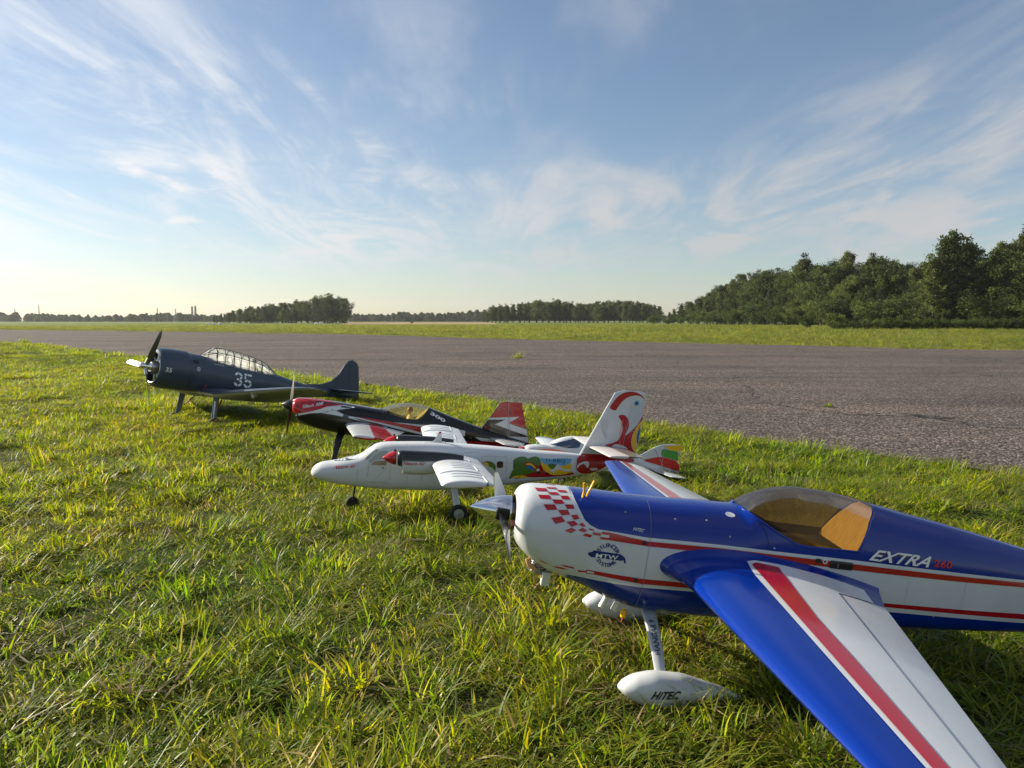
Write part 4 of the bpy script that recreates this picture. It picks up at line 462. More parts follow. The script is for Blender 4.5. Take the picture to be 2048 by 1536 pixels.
def asphalt_mat():
    m, nt, b, n, L = nodes('old_asphalt'); tc = n('ShaderNodeTexCoord'); v = tc.outputs['Object']
    st = tex(n, L, v, 72, 0, .5, 'F1'); sp = n('ShaderNodeSeparateColor'); L(st.outputs['Color'], sp.inputs[0])
    c = colramp(n, L, sp.outputs[0], [(.0, (.022, .019, .018)), (.40, (.058, .048, .043)), (.75, (.120, .100, .090)), (.93, (.20, .175, .16)), (1.0, (.30, .27, .25))])
    big = tex(n, L, v, .45, 5, .6); mx = n('ShaderNodeMix'); mx.data_type = 'RGBA'; mx.blend_type = 'MULTIPLY'; mx.inputs['Factor'].default_value = 1; L(c, mx.inputs['A'])
    L(colramp(n, L, big.outputs['Fac'], [(.3, (.78, .78, .80)), (.5, (1.0, .98, .98)), (.7, (1.22, 1.14, 1.12))]), mx.inputs['B'])
    mpp = n('ShaderNodeMapping'); mpp.inputs['Rotation'].default_value = (0, 0, radians(37)); mpp.inputs['Scale'].default_value = (.05, .9, 1); L(v, mpp.inputs[0]); stk = tex(n, L, mpp.outputs[0], 1.0, 6, .65)
    mx3 = n('ShaderNodeMix'); mx3.data_type = 'RGBA'; mx3.blend_type = 'MULTIPLY'; mx3.inputs['Factor'].default_value = 1; L(mx.outputs['Result'], mx3.inputs['A']); L(colramp(n, L, stk.outputs['Fac'], [(.32, (.66, .66, .68)), (.5, (1, 1, 1)), (.68, (1.25, 1.2, 1.16))]), mx3.inputs['B']); mx = mx3
    # cracks
    w = n('ShaderNodeVectorMath'); w.operation = 'ADD'; dn = tex(n, L, v, .8, 4, .6); sc = n('ShaderNodeVectorMath'); sc.operation = 'SCALE'; sc.inputs['Scale'].default_value = 1.6; L(dn.outputs['Color'], sc.inputs[0]); L(v, w.inputs[0]); L(sc.outputs[0], w.inputs[1])
    cr = tex(n, L, w.outputs[0], .22, 0, .5, 'DISTANCE_TO_EDGE'); cf = n('ShaderNodeMapRange'); L(cr.outputs['Distance'], cf.inputs[0]); cf.inputs[1].default_value = .002; cf.inputs[2].default_value = .007
    pat = tex(n, L, v, .5, 3); pf = n('ShaderNodeMapRange'); L(pat.outputs['Fac'], pf.inputs[0]); pf.inputs[1].default_value = .44; pf.inputs[2].default_value = .54
    inv = n('ShaderNodeMath'); inv.operation = 'MAXIMUM'; L(cf.outputs[0], inv.inputs[0]); sb = n('ShaderNodeMath'); sb.operation = 'SUBTRACT'; sb.inputs[0].default_value = 1; L(pf.outputs[0], sb.inputs[1]); L(sb.outputs[0], inv.inputs[1])
    m2 = n('ShaderNodeMix'); m2.data_type = 'RGBA'; L(inv.outputs[0], m2.inputs['Factor']); m2.inputs['A'].default_value = (.018, .017, .015, 1); L(mx.outputs['Result'], m2.inputs['B']); L(m2.outputs['Result'], b.inputs['Base Color'])
    b.inputs['Roughness'].default_value = .9; b.inputs['Specular IOR Level'].default_value = .18
    bp = n('ShaderNodeBump'); bp.inputs['Distance'].default_value = .006; bp.inputs['Strength'].default_value = .9; L(st.outputs['Distance'], bp.inputs['Height']); bp.invert = True
    b2 = n('ShaderNodeBump'); b2.inputs['Distance'].default_value = .03; b2.inputs['Strength'].default_value = .35; L(tex(n, L, v, 2.2, 5).outputs['Fac'], b2.inputs['Height']); L(b2.outputs[0], bp.inputs['Normal']); L(bp.outputs[0], b.inputs['Normal']); return m
def structure(o, label=None):
    o['kind'] = 'structure'
    if label: o['label'] = label
    return o
S_ = 6000
structure(meshobj('ground', [(-S_, -200, -.04), (S_, -200, -.04), (S_, S_, -.04), (-S_, S_, -.04)], [(0, 1, 2, 3)], meadow_mat(), None, False))
# runway slab
rw = [(x, y, 0) for x, y in NEAR]+[(x, y, 0) for x, y in FAR[::-1]]
def runway():
    P = [(-170, 128)]+NEAR+FAR[::-1]+[(-260, 203)]
    bm = bmesh.new()
    # soft outward wobble so that the edges are worn
    out = []
    for i in range(len(P)):
        a, b = P[i], P[(i+1) % len(P)]; k = max(1, min(60, int(math.hypot(b[0]-a[0], b[1]-a[1])/.35)))
        for j in range(k):
            t = j/k; x = a[0]+(b[0]-a[0])*t; y = a[1]+(b[1]-a[1])*t; w = mnoise.noise(Vector((x*1.3, y*1.3, 0)))*.14; out.append((x+w*.7, y+w*.7))
    tri = tessellate_polygon([[Vector((p[0], p[1], 0)) for p in out]])
    o = meshobj('runway', [(p[0], p[1], 0.) for p in out], tri, asphalt_mat(), None, False); structure(o)
runway()
# lawn beside the runway, uneven
def lawn():
    xs = np.concatenate([np.arange(-46, -8, 1.0), np.arange(-8, 4.5, .16)]); ys = np.concatenate([np.arange(-2.5, 9, .16), np.arange(9, 52, .8)])
    V = []; idx = {}; X, Y = np.meshgrid(xs, ys, indexing='ij'); D = edge_d(X, Y); f = []
    Zz = np.zeros(X.shape)
    for i in range(len(xs)):
        for j in range(len(ys)):
            d = D[i, j]; Zz[i, j] = gbase(X[i, j], Y[i, j])+hum(X[i, j], Y[i, j])*(1 if d < -.3 else max(0, -d/.3))-(.09*min(1, max(0, (d+.02)/.3)))
    keep = D < .5
    for i in range(len(xs)):
        for j in range(len(ys)): idx[i, j] = len(V); V.append((X[i, j], Y[i, j], Zz[i, j]))
    for i in range(len(xs)-1):
        for j in range(len(ys)-1):
            if keep[i, j] or keep[i+1, j+1] or keep[i+1, j] or keep[i, j+1]: f.append((idx[i, j], idx[i+1, j], idx[i+1, j+1], idx[i, j+1]))
    structure(meshobj('lawn', V, f, soil_mat(), None, True))
lawn()
field = meshobj('field', [(-38, 170, -.030), (-3, 170, -.030), (-8, 330, -.030), (-70, 330, -.030)], [(0, 1, 2, 3)], mat('ripe_field', lin(150, 122, 88), .9, vary=.2, vscale=.2), None, False); structure(field)

# ---- grass blades
def grass_mat(name='grass_blade', inst=True):
    m, nt, b, n, L = nodes(name); nt.nodes.remove(b); out = nt.nodes['Material Output']
    a0 = n('ShaderNodeAttribute'); a0.attribute_name = 'Col'; tn_ = n('ShaderNodeAttribute'); tn_.attribute_type = 'INSTANCER'; tn_.attribute_name = 'tone'; a = n('ShaderNodeVectorMath'); a.operation = 'MULTIPLY'; L(a0.outputs['Color'], a.inputs[0]); a.inputs[1].default_value = (1, 1, 1)
    if inst: L(tn_.outputs['Vector'], a.inputs[1])
    oi = n('ShaderNodeObjectInfo'); hs = n('ShaderNodeHueSaturation'); L(a.outputs[0], hs.inputs['Color'])
    mr = n('ShaderNodeMapRange'); L(oi.outputs['Random'], mr.inputs[0]); mr.inputs[3].default_value = .80; mr.inputs[4].default_value = 1.2; L(mr.outputs[0], hs.inputs['Value'])
    mh = n('ShaderNodeMapRange'); L(oi.outputs['Random'], mh.inputs[0]); mh.inputs[3].default_value = .515; mh.inputs[4].default_value = .485; L(mh.outputs[0], hs.inputs['Hue'])
    pb = n('ShaderNodeBsdfPrincipled'); L(hs.outputs[0], pb.inputs['Base Color']); pb.inputs['Roughness'].default_value = .46; pb.inputs['Specular IOR Level'].default_value = .28
    tr = n('ShaderNodeBsdfTranslucent'); h2 = n('ShaderNodeHueSaturation'); h2.inputs['Value'].default_value = 2.3; h2.inputs['Hue'].default_value = .487; h2.inputs['Saturation'].default_value = 1.1; L(hs.outputs[0], h2.inputs['Color']); L(h2.outputs[0], tr.inputs['Color'])
    mx = n('ShaderNodeMixShader'); mx.inputs[0].default_value = .52; L(pb.outputs[0], mx.inputs[1]); L(tr.outputs[0], mx.inputs[2]); L(mx.outputs[0], out.inputs[0]); return m
GRASS = grass_mat(); WEED = grass_mat('weed_leaf', False)
def blade_strip(V, F, C, base, az, lean, length, width, curl, col, tipc, rng, segs=4, twist=0.):
    d = np.array([cos(az), sin(az), 0]); side = np.array([-sin(az), cos(az), 0]); p = np.array(base, float); ang = lean; k = len(V)
    for i in range(segs+1):
        u = i/segs; w = width*(1-u**1.7)*.5+.0002; s = side*cos(twist*u)+np.array([0, 0, 1])*sin(twist*u)
        V.append(p-s*w); V.append(p+s*w); c = np.array(col)*(1-u)+np.array(tipc)*u; C += [c*.8 if i == 0 else c]*2
        st = length/segs; p = p+(d*sin(ang)+np.array([0, 0, 1])*cos(ang))*st; ang += curl/segs
    for i in range(segs): a = k+2*i; F.append((a, a+1, a+3, a+2))
GREENS = [(.124, .185, .018), (.098, .165, .017), (.155, .205, .020), (.078, .138, .018), (.180, .215, .026)]
STRAW = [(.26, .23, .10), (.21, .19, .08), (.30, .26, .13)]
def clump(name, rng, kind):
    V, F, C = [], [], []; comb = rng.uniform(0, 2*pi)
    if kind == 'turf': nb, rad, Ls = 50, .085, (.022, .055)
    elif kind == 'tuft': nb, rad, Ls = 40, .05, (.04, .095)
    elif kind == 'laid': nb, rad, Ls = 40, .075, (.05, .11)
    elif kind == 'dry': nb, rad, Ls = 30, .08, (.04, .10)
    elif kind == 'thatch': nb, rad, Ls = 46, .10, (.03, .09)
    elif kind == 'rosette': nb, rad, Ls = 9, .012, (.03, .06)
    elif kind == 'tall': nb, rad, Ls = 18, .045, (.08, .15)
    for _ in range(nb):
        r = rad*sqrt(rng.random()); a = rng.uniform(0, 2*pi); base = (r*cos(a), r*sin(a), -.004); L_ = rng.uniform(*Ls)
        if kind == 'tuft': az = a+rng.gauss(0, .6); lean = abs(rng.gauss(.25, .2))+r/rad*.35; curl = rng.uniform(.3, 1.5)
        elif kind == 'laid': az = comb+rng.gauss(0, .8); lean = rng.uniform(.45, 1.2); curl = rng.uniform(.3, 1.2)
        elif kind == 'thatch': az = rng.uniform(0, 2*pi); lean = rng.uniform(1.2, 1.5); curl = rng.uniform(-.1, .25); base = (base[0], base[1], rng.uniform(0, .018))
        elif kind == 'rosette': az = a; lean = rng.uniform(.7, 1.2); curl = rng.uniform(.2, .8)
        elif kind == 'tall': az = a+rng.gauss(0, .8); lean = abs(rng.gauss(.12, .15)); curl = rng.uniform(.1, 1.0)
        else: az = rng.uniform(0, 2*pi); lean = abs(rng.gauss(.5, .35)); curl = rng.uniform(.1, 1.4)
        q = rng.random()
        if q < (.55 if kind == 'dry' else .06): c = rng.choice(STRAW); t = c
        else:
            c = rng.choice(GREENS); t = tuple(x*y for x, y in zip(c, (1.35, 1.15, 1.0)))
            if rng.random() < .10: t = (.24, .20, .06)
        if kind == 'thatch': c = t = rng.choice([(.24, .21, .12), (.17, .14, .08), (.30, .28, .18), (.12, .10, .05), (.10, .12, .03)])
        w = rng.uniform(.012, .020) if kind == 'rosette' else rng.uniform(.0024, .0060)*(1.15 if kind in ('tuft', 'tall') else 1)
        blade_strip(V, F, C, base, az, lean, L_, w, curl, c, t, rng, 4, rng.uniform(-.9, .9))
    return np.array(V), np.array(F), np.array(C)
def tuft_object(name, V, F, C):
    me = bpy.data.meshes.new(name); me.from_pydata(V.tolist(), [], F.tolist()); a = me.color_attributes.new('Col', 'FLOAT_COLOR', 'POINT')
    cc = np.ones((len(V), 4), np.float32); cc[:, :3] = C; a.data.foreach_set('color', cc.ravel()); me.polygons.foreach_set('use_smooth', [True]*len(me.polygons)); me.materials.append(GRASS)
    o = bpy.data.objects.new(name, me); GC.objects.link(o)
GC = bpy.data.collections.new('grass_tufts'); rg = random.Random(5); CL = []
for i, k in enumerate(['turf']*4+['tuft']*4+['laid']*4+['dry']*2+['tall']*2+['thatch']*2+['rosette']*2):
    CL.append(clump('c', rg, k)); tuft_object('b_tuft_%02d' % i, *CL[-1])
PATCH_R, N_PATCH = .42, 12
def patch(i):
    """a square foot or so of turf: many tufts grown together, with hollows and rank spots"""
    rs = np.random.RandomState(300+i); VV, FF, CC = [], [], []; k = 0; comb = rs.uniform(0, 6.28)
    for _ in range(56):
        r = PATCH_R*sqrt(rs.rand()); a = rs.uniform(0, 2*pi); x, y = r*cos(a), r*sin(a); pat = mnoise.noise(Vector((x*4+i*7, y*4, i*3.3))); q = rs.rand()-.25*pat
        if rs.rand() < .05: j = 16+rs.randint(2)
        elif rs.rand() < .03: j = 18+rs.randint(2)
        elif q < .36: j = rs.randint(0, 4)
        elif q < .68: j = rs.randint(8, 12)
        elif q < .88: j = rs.randint(4, 8)
        elif q < .925: j = rs.randint(12, 14)
        else: j = rs.randint(14, 16)
        V, F, C = CL[j]; s = max(.45, .92+.55*pat+rs.uniform(-.15, .2)); t = rs.uniform(0, 6.28) if j < 8 or j > 11 else rs.uniform(0, 6.28); c_, s_ = cos(t), sin(t); R_ = np.array([[c_, -s_, 0], [s_, c_, 0], [0, 0, 1]])
        tilt = rs.normal(0, .16, 2); W = (V*s) @ R_.T; W = W+np.stack([W[:, 2]*tilt[0]+x, W[:, 2]*tilt[1]+y, np.zeros(len(W))], 1)
        VV.append(W); FF.append(F+k); CC.append(C*rs.uniform(.75, 1.25)*np.array([rs.uniform(.92, 1.15), 1, 1])); k += len(W)
    tuft_object('a_turf_%02d' % i, np.concatenate(VV), np.concatenate(FF), np.concatenate(CC))
for i in range(N_PATCH): patch(i)
def scatter_tree():
    g = bpy.data.node_groups.new('scatter', 'GeometryNodeTree'); g.interface.new_socket('Geometry', in_out='INPUT', socket_type='NodeSocketGeometry'); g.interface.new_socket('Geometry', in_out='OUTPUT', socket_type='NodeSocketGeometry')
    n = g.nodes.new; L = g.links.new; gi = n('NodeGroupInput'); go = n('NodeGroupOutput'); ip = n('GeometryNodeInstanceOnPoints'); ci = n('GeometryNodeCollectionInfo')
    ci.inputs['Collection'].default_value = GC; ci.inputs['Separate Children'].default_value = True; ci.inputs['Reset Children'].default_value = True
    def att(nm, t): a = n('GeometryNodeInputNamedAttribute'); a.data_type = t; a.inputs['Name'].default_value = nm; return a.outputs['Attribute']
    er = n('FunctionNodeEulerToRotation'); L(att('rot', 'FLOAT_VECTOR'), er.inputs[0]); L(gi.outputs[0], ip.inputs['Points']); L(ci.outputs[0], ip.inputs['Instance']); ip.inputs['Pick Instance'].default_value = True
    L(att('idx', 'INT'), ip.inputs['Instance Index']); L(er.outputs[0], ip.inputs['Rotation']); L(att('scl', 'FLOAT_VECTOR'), ip.inputs['Scale']); L(ip.outputs[0], go.inputs[0]); return g
SCAT = scatter_tree()
def tone(x, y):
    a = mnoise.noise(Vector((x*.55, y*.55, 31)))+.6*mnoise.noise(Vector((x*1.9, y*1.9, 12))); b = mnoise.noise(Vector((x*.8+5, y*.8, 44)))
    return (1.0+.20*a, 1.0+.10*a+.06*b, 1.0+.25*b)
def scatter(name, P, idx, rot, scl, label, cat, tn=(1, 1, 1)):
    me = bpy.data.meshes.new(name); me.from_pydata([tuple(map(float, p)) for p in P], [], [])
    a = me.attributes.new('idx', 'INT', 'POINT'); a.data.foreach_set('value', np.array(idx, np.int32))
    a = me.attributes.new('rot', 'FLOAT_VECTOR', 'POINT'); a.data.foreach_set('vector', np.array(rot, np.float32).ravel())
    a = me.attributes.new('tone', 'FLOAT_VECTOR', 'POINT'); a.data.foreach_set('vector', (np.array([tone(p[0], p[1]) for p in P], np.float32)*np.array(tn, np.float32)).ravel())
    a = me.attributes.new('scl', 'FLOAT_VECTOR', 'POINT'); a.data.foreach_set('vector', np.array(scl, np.float32).ravel()); me.materials.append(GRASS)
    o = bpy.data.objects.new(name, me); COL.objects.link(o); md = o.modifiers.new('scatter', 'NODES'); md.node_group = SCAT; o['kind'] = 'stuff'; o['label'] = label; o['category'] = cat; return o
def grow():
    rs = np.random.RandomState(11); P, I, Rt, Sc = [], [], [], []
    def zat(u, v, dd): return gbase(u, v)+hum(u, v)*(1 if dd < -.3 else max(0, -dd/.3))-(.02 if dd > -.05 else 0)
    for r0, r1, dens, s in ((.0, 4.4, 8.5, 1.0), (4.4, 9, 6.5, 1.08), (9, 18, 3.0, 1.45), (18, 58, 1.0, 2.4)):
        half = radians(62); sp = 1/sqrt(dens); gx, gy = np.meshgrid(np.arange(-r1, r1, sp), np.arange(0, r1, sp)); gx = (gx+rs.uniform(-.42, .42, gx.shape)*sp).ravel(); gy = (gy+rs.uniform(-.42, .42, gy.shape)*sp).ravel(); rr_ = np.hypot(gx, gy); k = (rr_ >= r0) & (rr_ < r1) & (np.abs(np.arctan2(gx, gy)) < half); x = gx[k]; y = gy[k]-.25
        d = edge_d(x, y); k = (d < -.40*s) & (x > -45) & (y < 51)
        for u, v, dd in zip(x[k], y[k], d[k]):
            h = mnoise.noise(Vector((u*1.1+9, v*1.1, 1))); z_ = s*max(.35, .92+.75*h+.15*rs.rand())*(1 if s < 1.2 else (.8 if s < 2 else .5))*np.interp(math.hypot(u, v), [1.5, 2.9], [.84, .60])
            P.append((u, v, zat(u, v, dd))); I.append(rs.randint(N_PATCH)); Rt.append((rs.normal(0, .04), rs.normal(0, .04), rs.uniform(0, 2*pi))); Sc.append((s, s, z_))
    # ragged border along the asphalt, tuft by tuft
    for r0, r1, dens, s in ((2.5, 8, 210, 1.0), (8, 18, 70, 1.4), (18, 58, 12, 2.4)):
        half = radians(62); n_ = int(half*(r1*r1-r0*r0)*dens); r = np.sqrt(rs.uniform(r0*r0, r1*r1, n_)); a = rs.uniform(-half, half, n_); x = r*np.sin(a); y = r*np.cos(a)-.25; d = edge_d(x, y); k = (d > -.55*s) & (d < .35) & (x > -45) & (y < 51)
        for u, v, dd in zip(x[k], y[k], d[k]):
            if dd+mnoise.noise(Vector((u*1.1, v*1.1, 9)))*.16+mnoise.noise(Vector((u*4, v*4, 2)))*.12 > .07: continue
            sc_ = s*rs.uniform(.7, 1.15); P.append((u, v, zat(u, v, dd))); I.append(N_PATCH+int(rs.choice([0, 1, 2, 3, 4, 5, 6, 7, 8, 9, 10, 11, 12, 14]))); Rt.append((rs.normal(0, .1), rs.normal(0, .1), rs.uniform(0, 2*pi))); Sc.append((sc_*1.1, sc_*1.1, sc_*.70*(1 if s < 1.5 else .6)))
    scatter('grass', P, I, Rt, Sc, 'rough green grass with straw blades beside the runway', 'grass')
    P, I, Rt, Sc = [], [], [], []
    for r0, r1, dens, s in ((18, 45, 1.3, 2.6), (45, 120, .30, 5.0)):
        half = radians(52); n_ = int(half*(r1*r1-r0*r0)*dens); r = np.sqrt(rs.uniform(r0*r0, r1*r1, n_)); a = rs.uniform(-half, half, n_); x = r*np.sin(a); y = r*np.cos(a); k = far_side(x, y) > -.1; x, y = x[k], y[k]; fd = far_side(x, y)
        for u, v, q in zip(x, y, fd):
            t = mnoise.noise(Vector((u*.12, v*.12, 3))); hgt = (.9+.9*min(1, max(0, (q-2)/10))+.5*t)*(1 if s < 4 else .62)
            P.append((u, v, -.035)); I.append(rs.randint(N_PATCH)); Rt.append((0, 0, rs.uniform(0, 2*pi))); Sc.append((s, s, s*.5*hgt))
    scatter('meadow_grass', P, I, Rt, Sc, 'tall sunlit yellow green meadow grass beyond the runway', 'grass', (.80, .78, 1.3))
grow()
# weeds rooted in the runway cracks
def weed(x, y, s, label):
    rr = random.Random(int(x*100)); V, F, C = [], [], []
    for _ in range(70):
        a = rr.uniform(0, 2*pi); blade_strip(V, F, C, (rr.gauss(0, .03)*s, rr.gauss(0, .02)*s, 0), a, rr.uniform(.3, 1.3), rr.uniform(.03, .09)*s, .006*s, rr.uniform(0, 1), rr.choice(GREENS), (.12, .15, .03), rr, 3)
    o = meshobj('weed_tuft', V, F, WEED, None, True, np.array(C)); o.location = (x, y, .001); o['label'] = label; o['category'] = 'weed'; o['group'] = 'weeds growing in the runway cracks'
weed(2.92, 7.1, .8, 'green weed tuft in a runway crack, behind the smoked canopy')
weed(.13, 16.5, 2.2, 'green weed tuft out on the asphalt beyond the parrot tail')
weed(-17.5, 27.6, 3.4, 'low green weed tuft at the runway edge left of the dark aircraft')

# ---- trees
def leaf_mat(name, col, tr=.35):
    m, nt, b, n, L = nodes(name); nt.nodes.remove(b); out = nt.nodes['Material Output']; a = n('ShaderNodeAttribute'); a.attribute_name = 'Col'; mx0 = n('ShaderNodeMix'); mx0.data_type = 'RGBA'; mx0.blend_type = 'MULTIPLY'; mx0.inputs['Factor'].default_value = 1
    oi = n('ShaderNodeObjectInfo'); mr = n('ShaderNodeMapRange'); L(oi.outputs['Random'], mr.inputs[0]); mr.inputs[3].default_value = .6; mr.inputs[4].default_value = 1.4
    hs = n('ShaderNodeHueSaturation'); L(mr.outputs[0], hs.inputs['Value']); mh = n('ShaderNodeMapRange'); L(oi.outputs['Random'], mh.inputs[0]); mh.inputs[3].default_value = .512; mh.inputs[4].default_value = .488; L(mh.outputs[0], hs.inputs['Hue'])
    L(a.outputs['Color'], mx0.inputs['A']); mx0.inputs['B'].default_value = (*col, 1); L(mx0.outputs['Result'], hs.inputs['Color'])
    pb = n('ShaderNodeBsdfPrincipled'); L(hs.outputs[0], pb.inputs['Base Color']); pb.inputs['Roughness'].default_value = .6; pb.inputs['Specular IOR Level'].default_value = .25; tn = n('ShaderNodeBsdfTranslucent'); L(hs.outputs[0], tn.inputs['Color'])
    mx = n('ShaderNodeMixShader'); mx.inputs[0].default_value = tr; L(pb.outputs[0], mx.inputs[1]); L(tn.outputs[0], mx.inputs[2]); L(mx.outputs[0], out.inputs[0]); return m
BARK = mat('bark', (.055, .045, .035), .9, bump=.6, bscale=6, vary=.3, vscale=3)
LEAF = leaf_mat('broadleaf_foliage', (.074, .100, .020), .36); PINE = leaf_mat('conifer_needles', (.034, .054, .018), .2); BIRCH = leaf_mat('birch_foliage', (.086, .106, .025), .38)
def make_tree(kind, seed):
    """unit tree, 1 m tall: trunk mesh, crown mesh"""
    rr = random.Random(seed); tb = MB(); cent = []
    lean = Vector((rr.gauss(0, .03), rr.gauss(0, .03), 0)); top = Vector((0, 0, .93))+lean
    tr = [Vector((0, 0, -.01)), Vector((rr.gauss(0, .008), rr.gauss(0, .008), .3)), Vector((0, 0, .6))+lean*.6, top]; tb.tube(tr, [.022, .017, .011, .003], 7)
    nbr = {'broad': 34, 'birch': 36, 'pine': 38, 'bush': 16}[kind]
    for i in range(nbr):
        u = (i+rr.random())/nbr; a = i*2.4+rr.uniform(-.5, .5)
        if kind == 'broad': z0 = .06+.80*u; rad = (.30+.05*rr.random())*(sin(pi*(.16+.80*u))**.7); rise = .10
        elif kind == 'birch': z0 = .08+.84*u; rad = .22*(1.12-u)**.7*(.8+.4*rr.random()); rise = .08
        elif kind == 'pine': z0 = .05+.89*u; rad = .27*(1.02-u)**.85*(.7+.5*rr.random()); rise = -.02
        else: z0 = .05+.6*u; rad = .42*(.7+.5*rr.random()); rise = .2
        b0 = Vector((0, 0, z0))+lean*z0; b1 = b0+Vector((cos(a)*rad, sin(a)*rad, rise*(1+rr.random()))); mid = (b0+b1)/2+Vector((0, 0, .02)); tb.tube([b0, mid, b1], [.007, .005, .002], 4)
        for q in (.45, .75, 1.0): cent.append((b0.lerp(b1, q)+Vector((rr.gauss(0, .025), rr.gauss(0, .025), rr.gauss(0, .02))), q))
    if kind != 'bush': cent += [(top+Vector((rr.gauss(0, .03), rr.gauss(0, .03), rr.uniform(-.08, .05))), 1) for _ in range(8)]
    V, F, C = [], [], []
    for c, q in cent:
        sh = rr.uniform(.5, 1.45); sx = {'broad': .075, 'birch': .058, 'pine': .052, 'bush': .13}[kind]*rr.uniform(.7, 1.25)
        for _ in range(105 if kind != 'pine' else 90):
            cl = lambda w_: max(-1.7, min(1.7, rr.gauss(0, w_))); g = Vector((cl(1), cl(1), cl(.75)))*sx*.52; p = c+g; s = rr.uniform(.006, .0135)*(1.0 if kind != 'bush' else 1.7)
            n1 = Vector((rr.gauss(0, 1), rr.gauss(0, 1), rr.gauss(.4, .8))).normalized(); t1 = n1.orthogonal().normalized(); t1.rotate(Matrix.Rotation(rr.uniform(0, 6.3), 3, n1)); t2 = n1.cross(t1); k = len(V); asp = 1.0 if kind != 'pine' else .35
            V += [p-t1*s-t2*s*asp*.3, p+t2*s*asp, p+t1*s+t2*s*asp*.2, p-t2*s*asp*.8]; F.append((k, k+3, k+2, k+1)); v_ = sh*rr.uniform(.8, 1.2); C += [(v_, v_, v_)]*4
    tm = tb.build('trunk', BARK); cm = meshobj('crown', V, F, {'broad': LEAF, 'birch': BIRCH, 'pine': PINE, 'bush': LEAF}[kind], None, False, np.array(C)); d = (tm.data, cm.data); bpy.data.objects.remove(tm); bpy.data.objects.remove(cm); return d
TREES = {k: [make_tree(k, 100*i+j) for j in range(n_)] for i, (k, n_) in enumerate((('broad', 5), ('birch', 4), ('pine', 3), ('bush', 3)))}
def put_tree(kind, x, y, h, wide, label, group, rr, name=None):
    t, c = rr.choice(TREES[kind]); nm = name or {'broad': 'broadleaf_tree', 'birch': 'birch_tree', 'pine': 'conifer_tree', 'bush': 'shrub'}[kind]
    o = thing(nm, label, 'shrub' if kind == 'bush' else 'tree', (x, y, -.05), (0, 0, rr.uniform(0, 6.28)), group); o.scale = (h*wide, h*wide, h)
    for n_, me in (('trunk', t), ('crown', c)):
        p = bpy.data.objects.new(n_, me); COL.objects.link(p); p.parent = o
    return o
ORD = lambda k: str(k)+('th' if 10 <= k % 100 <= 20 else {1: 'st', 2: 'nd', 3: 'rd'}.get(k % 10, 'th'))
def row(outline, tfun, step, rows, kinds, label, group, seed, wide=1.0):
    made = []; rr = random.Random(seed); U = [p[0] for p in outline]; Vv = [p[1] for p in outline]
    for ri, (df, hf0, hf1) in enumerate(rows):
        u = U[0]+rr.uniform(0, step)
        while u < U[-1]:
            t = tfun(u)*df*rr.uniform(.97, 1.04); v = np.interp(u, U, Vv); h = (.8+(641-v)/1540*t)*rr.uniform(hf0, hf1)*1.03; k = rr.choice(kinds)
            _o = put_tree(k, (u-1024)/1540*t, t, max(h, .9), wide*rr.uniform(.85, 1.2), label[k], group, rr); made.append((u, _o)); u += step*rr.uniform(.6, 1.4)
    for i, (u, o) in enumerate(sorted(made, key=lambda q: q[0])): o['label'] = o['label']+', '+ORD(i+1)+' from left'
RO = [(1325, 632), (1345, 622), (1380, 602), (1420, 586), (1470, 563), (1530, 546), (1600, 537), (1680, 528), (1760, 527), (1830, 537), (1862, 530), (1950, 528), (1980, 503), (2048, 491), (2120, 488), (2200, 485)]
tr_ = lambda u: np.interp(u, [1325, 1500, 1700, 1900, 2048, 2200], [195, 135, 102, 88, 80, 72])
lab = lambda w: {'broad': 'broadleaf tree '+w, 'birch': 'slender birch '+w, 'pine': 'dark conifer '+w}
row(RO, tr_, 12, ((1.16, .90, 1.08),), ['birch', 'birch', 'broad', 'birch', 'pine'], lab('in the back row of the wood at the right'), 'back row of the wood at the right', 1, .95)
row(RO, tr_, 17, ((1.06, .70, .94),), ['broad', 'birch', 'broad'], lab('in the middle of the wood at the right'), 'middle row of the wood at the right', 2, 1.0)
row(RO, tr_, 22, ((1.0, .40, .74),), ['broad', 'broad', 'pine', 'birch'], lab('on the front edge of the wood at the right'), 'front row of the wood at the right', 3, 1.05)
row([(q[0], 641-(641-q[1])*.30) for q in RO], lambda u: tr_(u)*.965, 17, ((1.0, .8, 1.3),), ['bush'], {'bush': 'low shrub at the foot of the wood at the right'}, 'shrubs at the foot of the wood', 9, 1.5)
rr0 = random.Random(8)
for u, v, t, w, lb in ((1888, 476, 84, .95, 'tallest birch rising above the wood at the right'), (1925, 494, 85, 1.25, 'tall broad tree just beside the tallest birch'), (1862, 520, 83, 1.0, 'birch leaning out left of the tallest tree'), (2000, 505, 82, 1.1, 'tall tree near the edge of the picture in the wood')):
    put_tree('birch' if 'birch' in lb else 'broad', (u-1024)/1540*t, t, .8+(641-v)/1540*t, w, lb, None, rr0)
MO = [(966, 628), (985, 614), (1020, 611), (1050, 609), (1080, 600), (1100, 606), (1130, 604), (1160, 609), (1200, 606), (1245, 606), (1290, 605), (1310, 611), (1326, 622)]
row(MO, lambda u: 262, 11, ((1.05, .9, 1.06), (1.0, .75, 1.0)), ['broad', 'birch', 'broad'], lab('in the straight tree belt behind the far meadow'), 'tree belt behind the far meadow', 4, 1.0)
LO = [(425, 636), (450, 626), (480, 619), (520, 613), (570, 609), (600, 607), (625, 602), (650, 595), (680, 597), (694, 606)]
row(LO, lambda u: 232, 10, ((1.06, .9, 1.06), (1.0, .7, 1.0)), ['broad', 'birch', 'broad', 'pine'], lab('in the wedge shaped grove above the dark aircraft'), 'grove above the dark aircraft', 5, 1.15)
SO = [(1665, 645), (1720, 640), (1800, 637), (1900, 640), (2000, 638), (2100, 639), (2250, 638)]
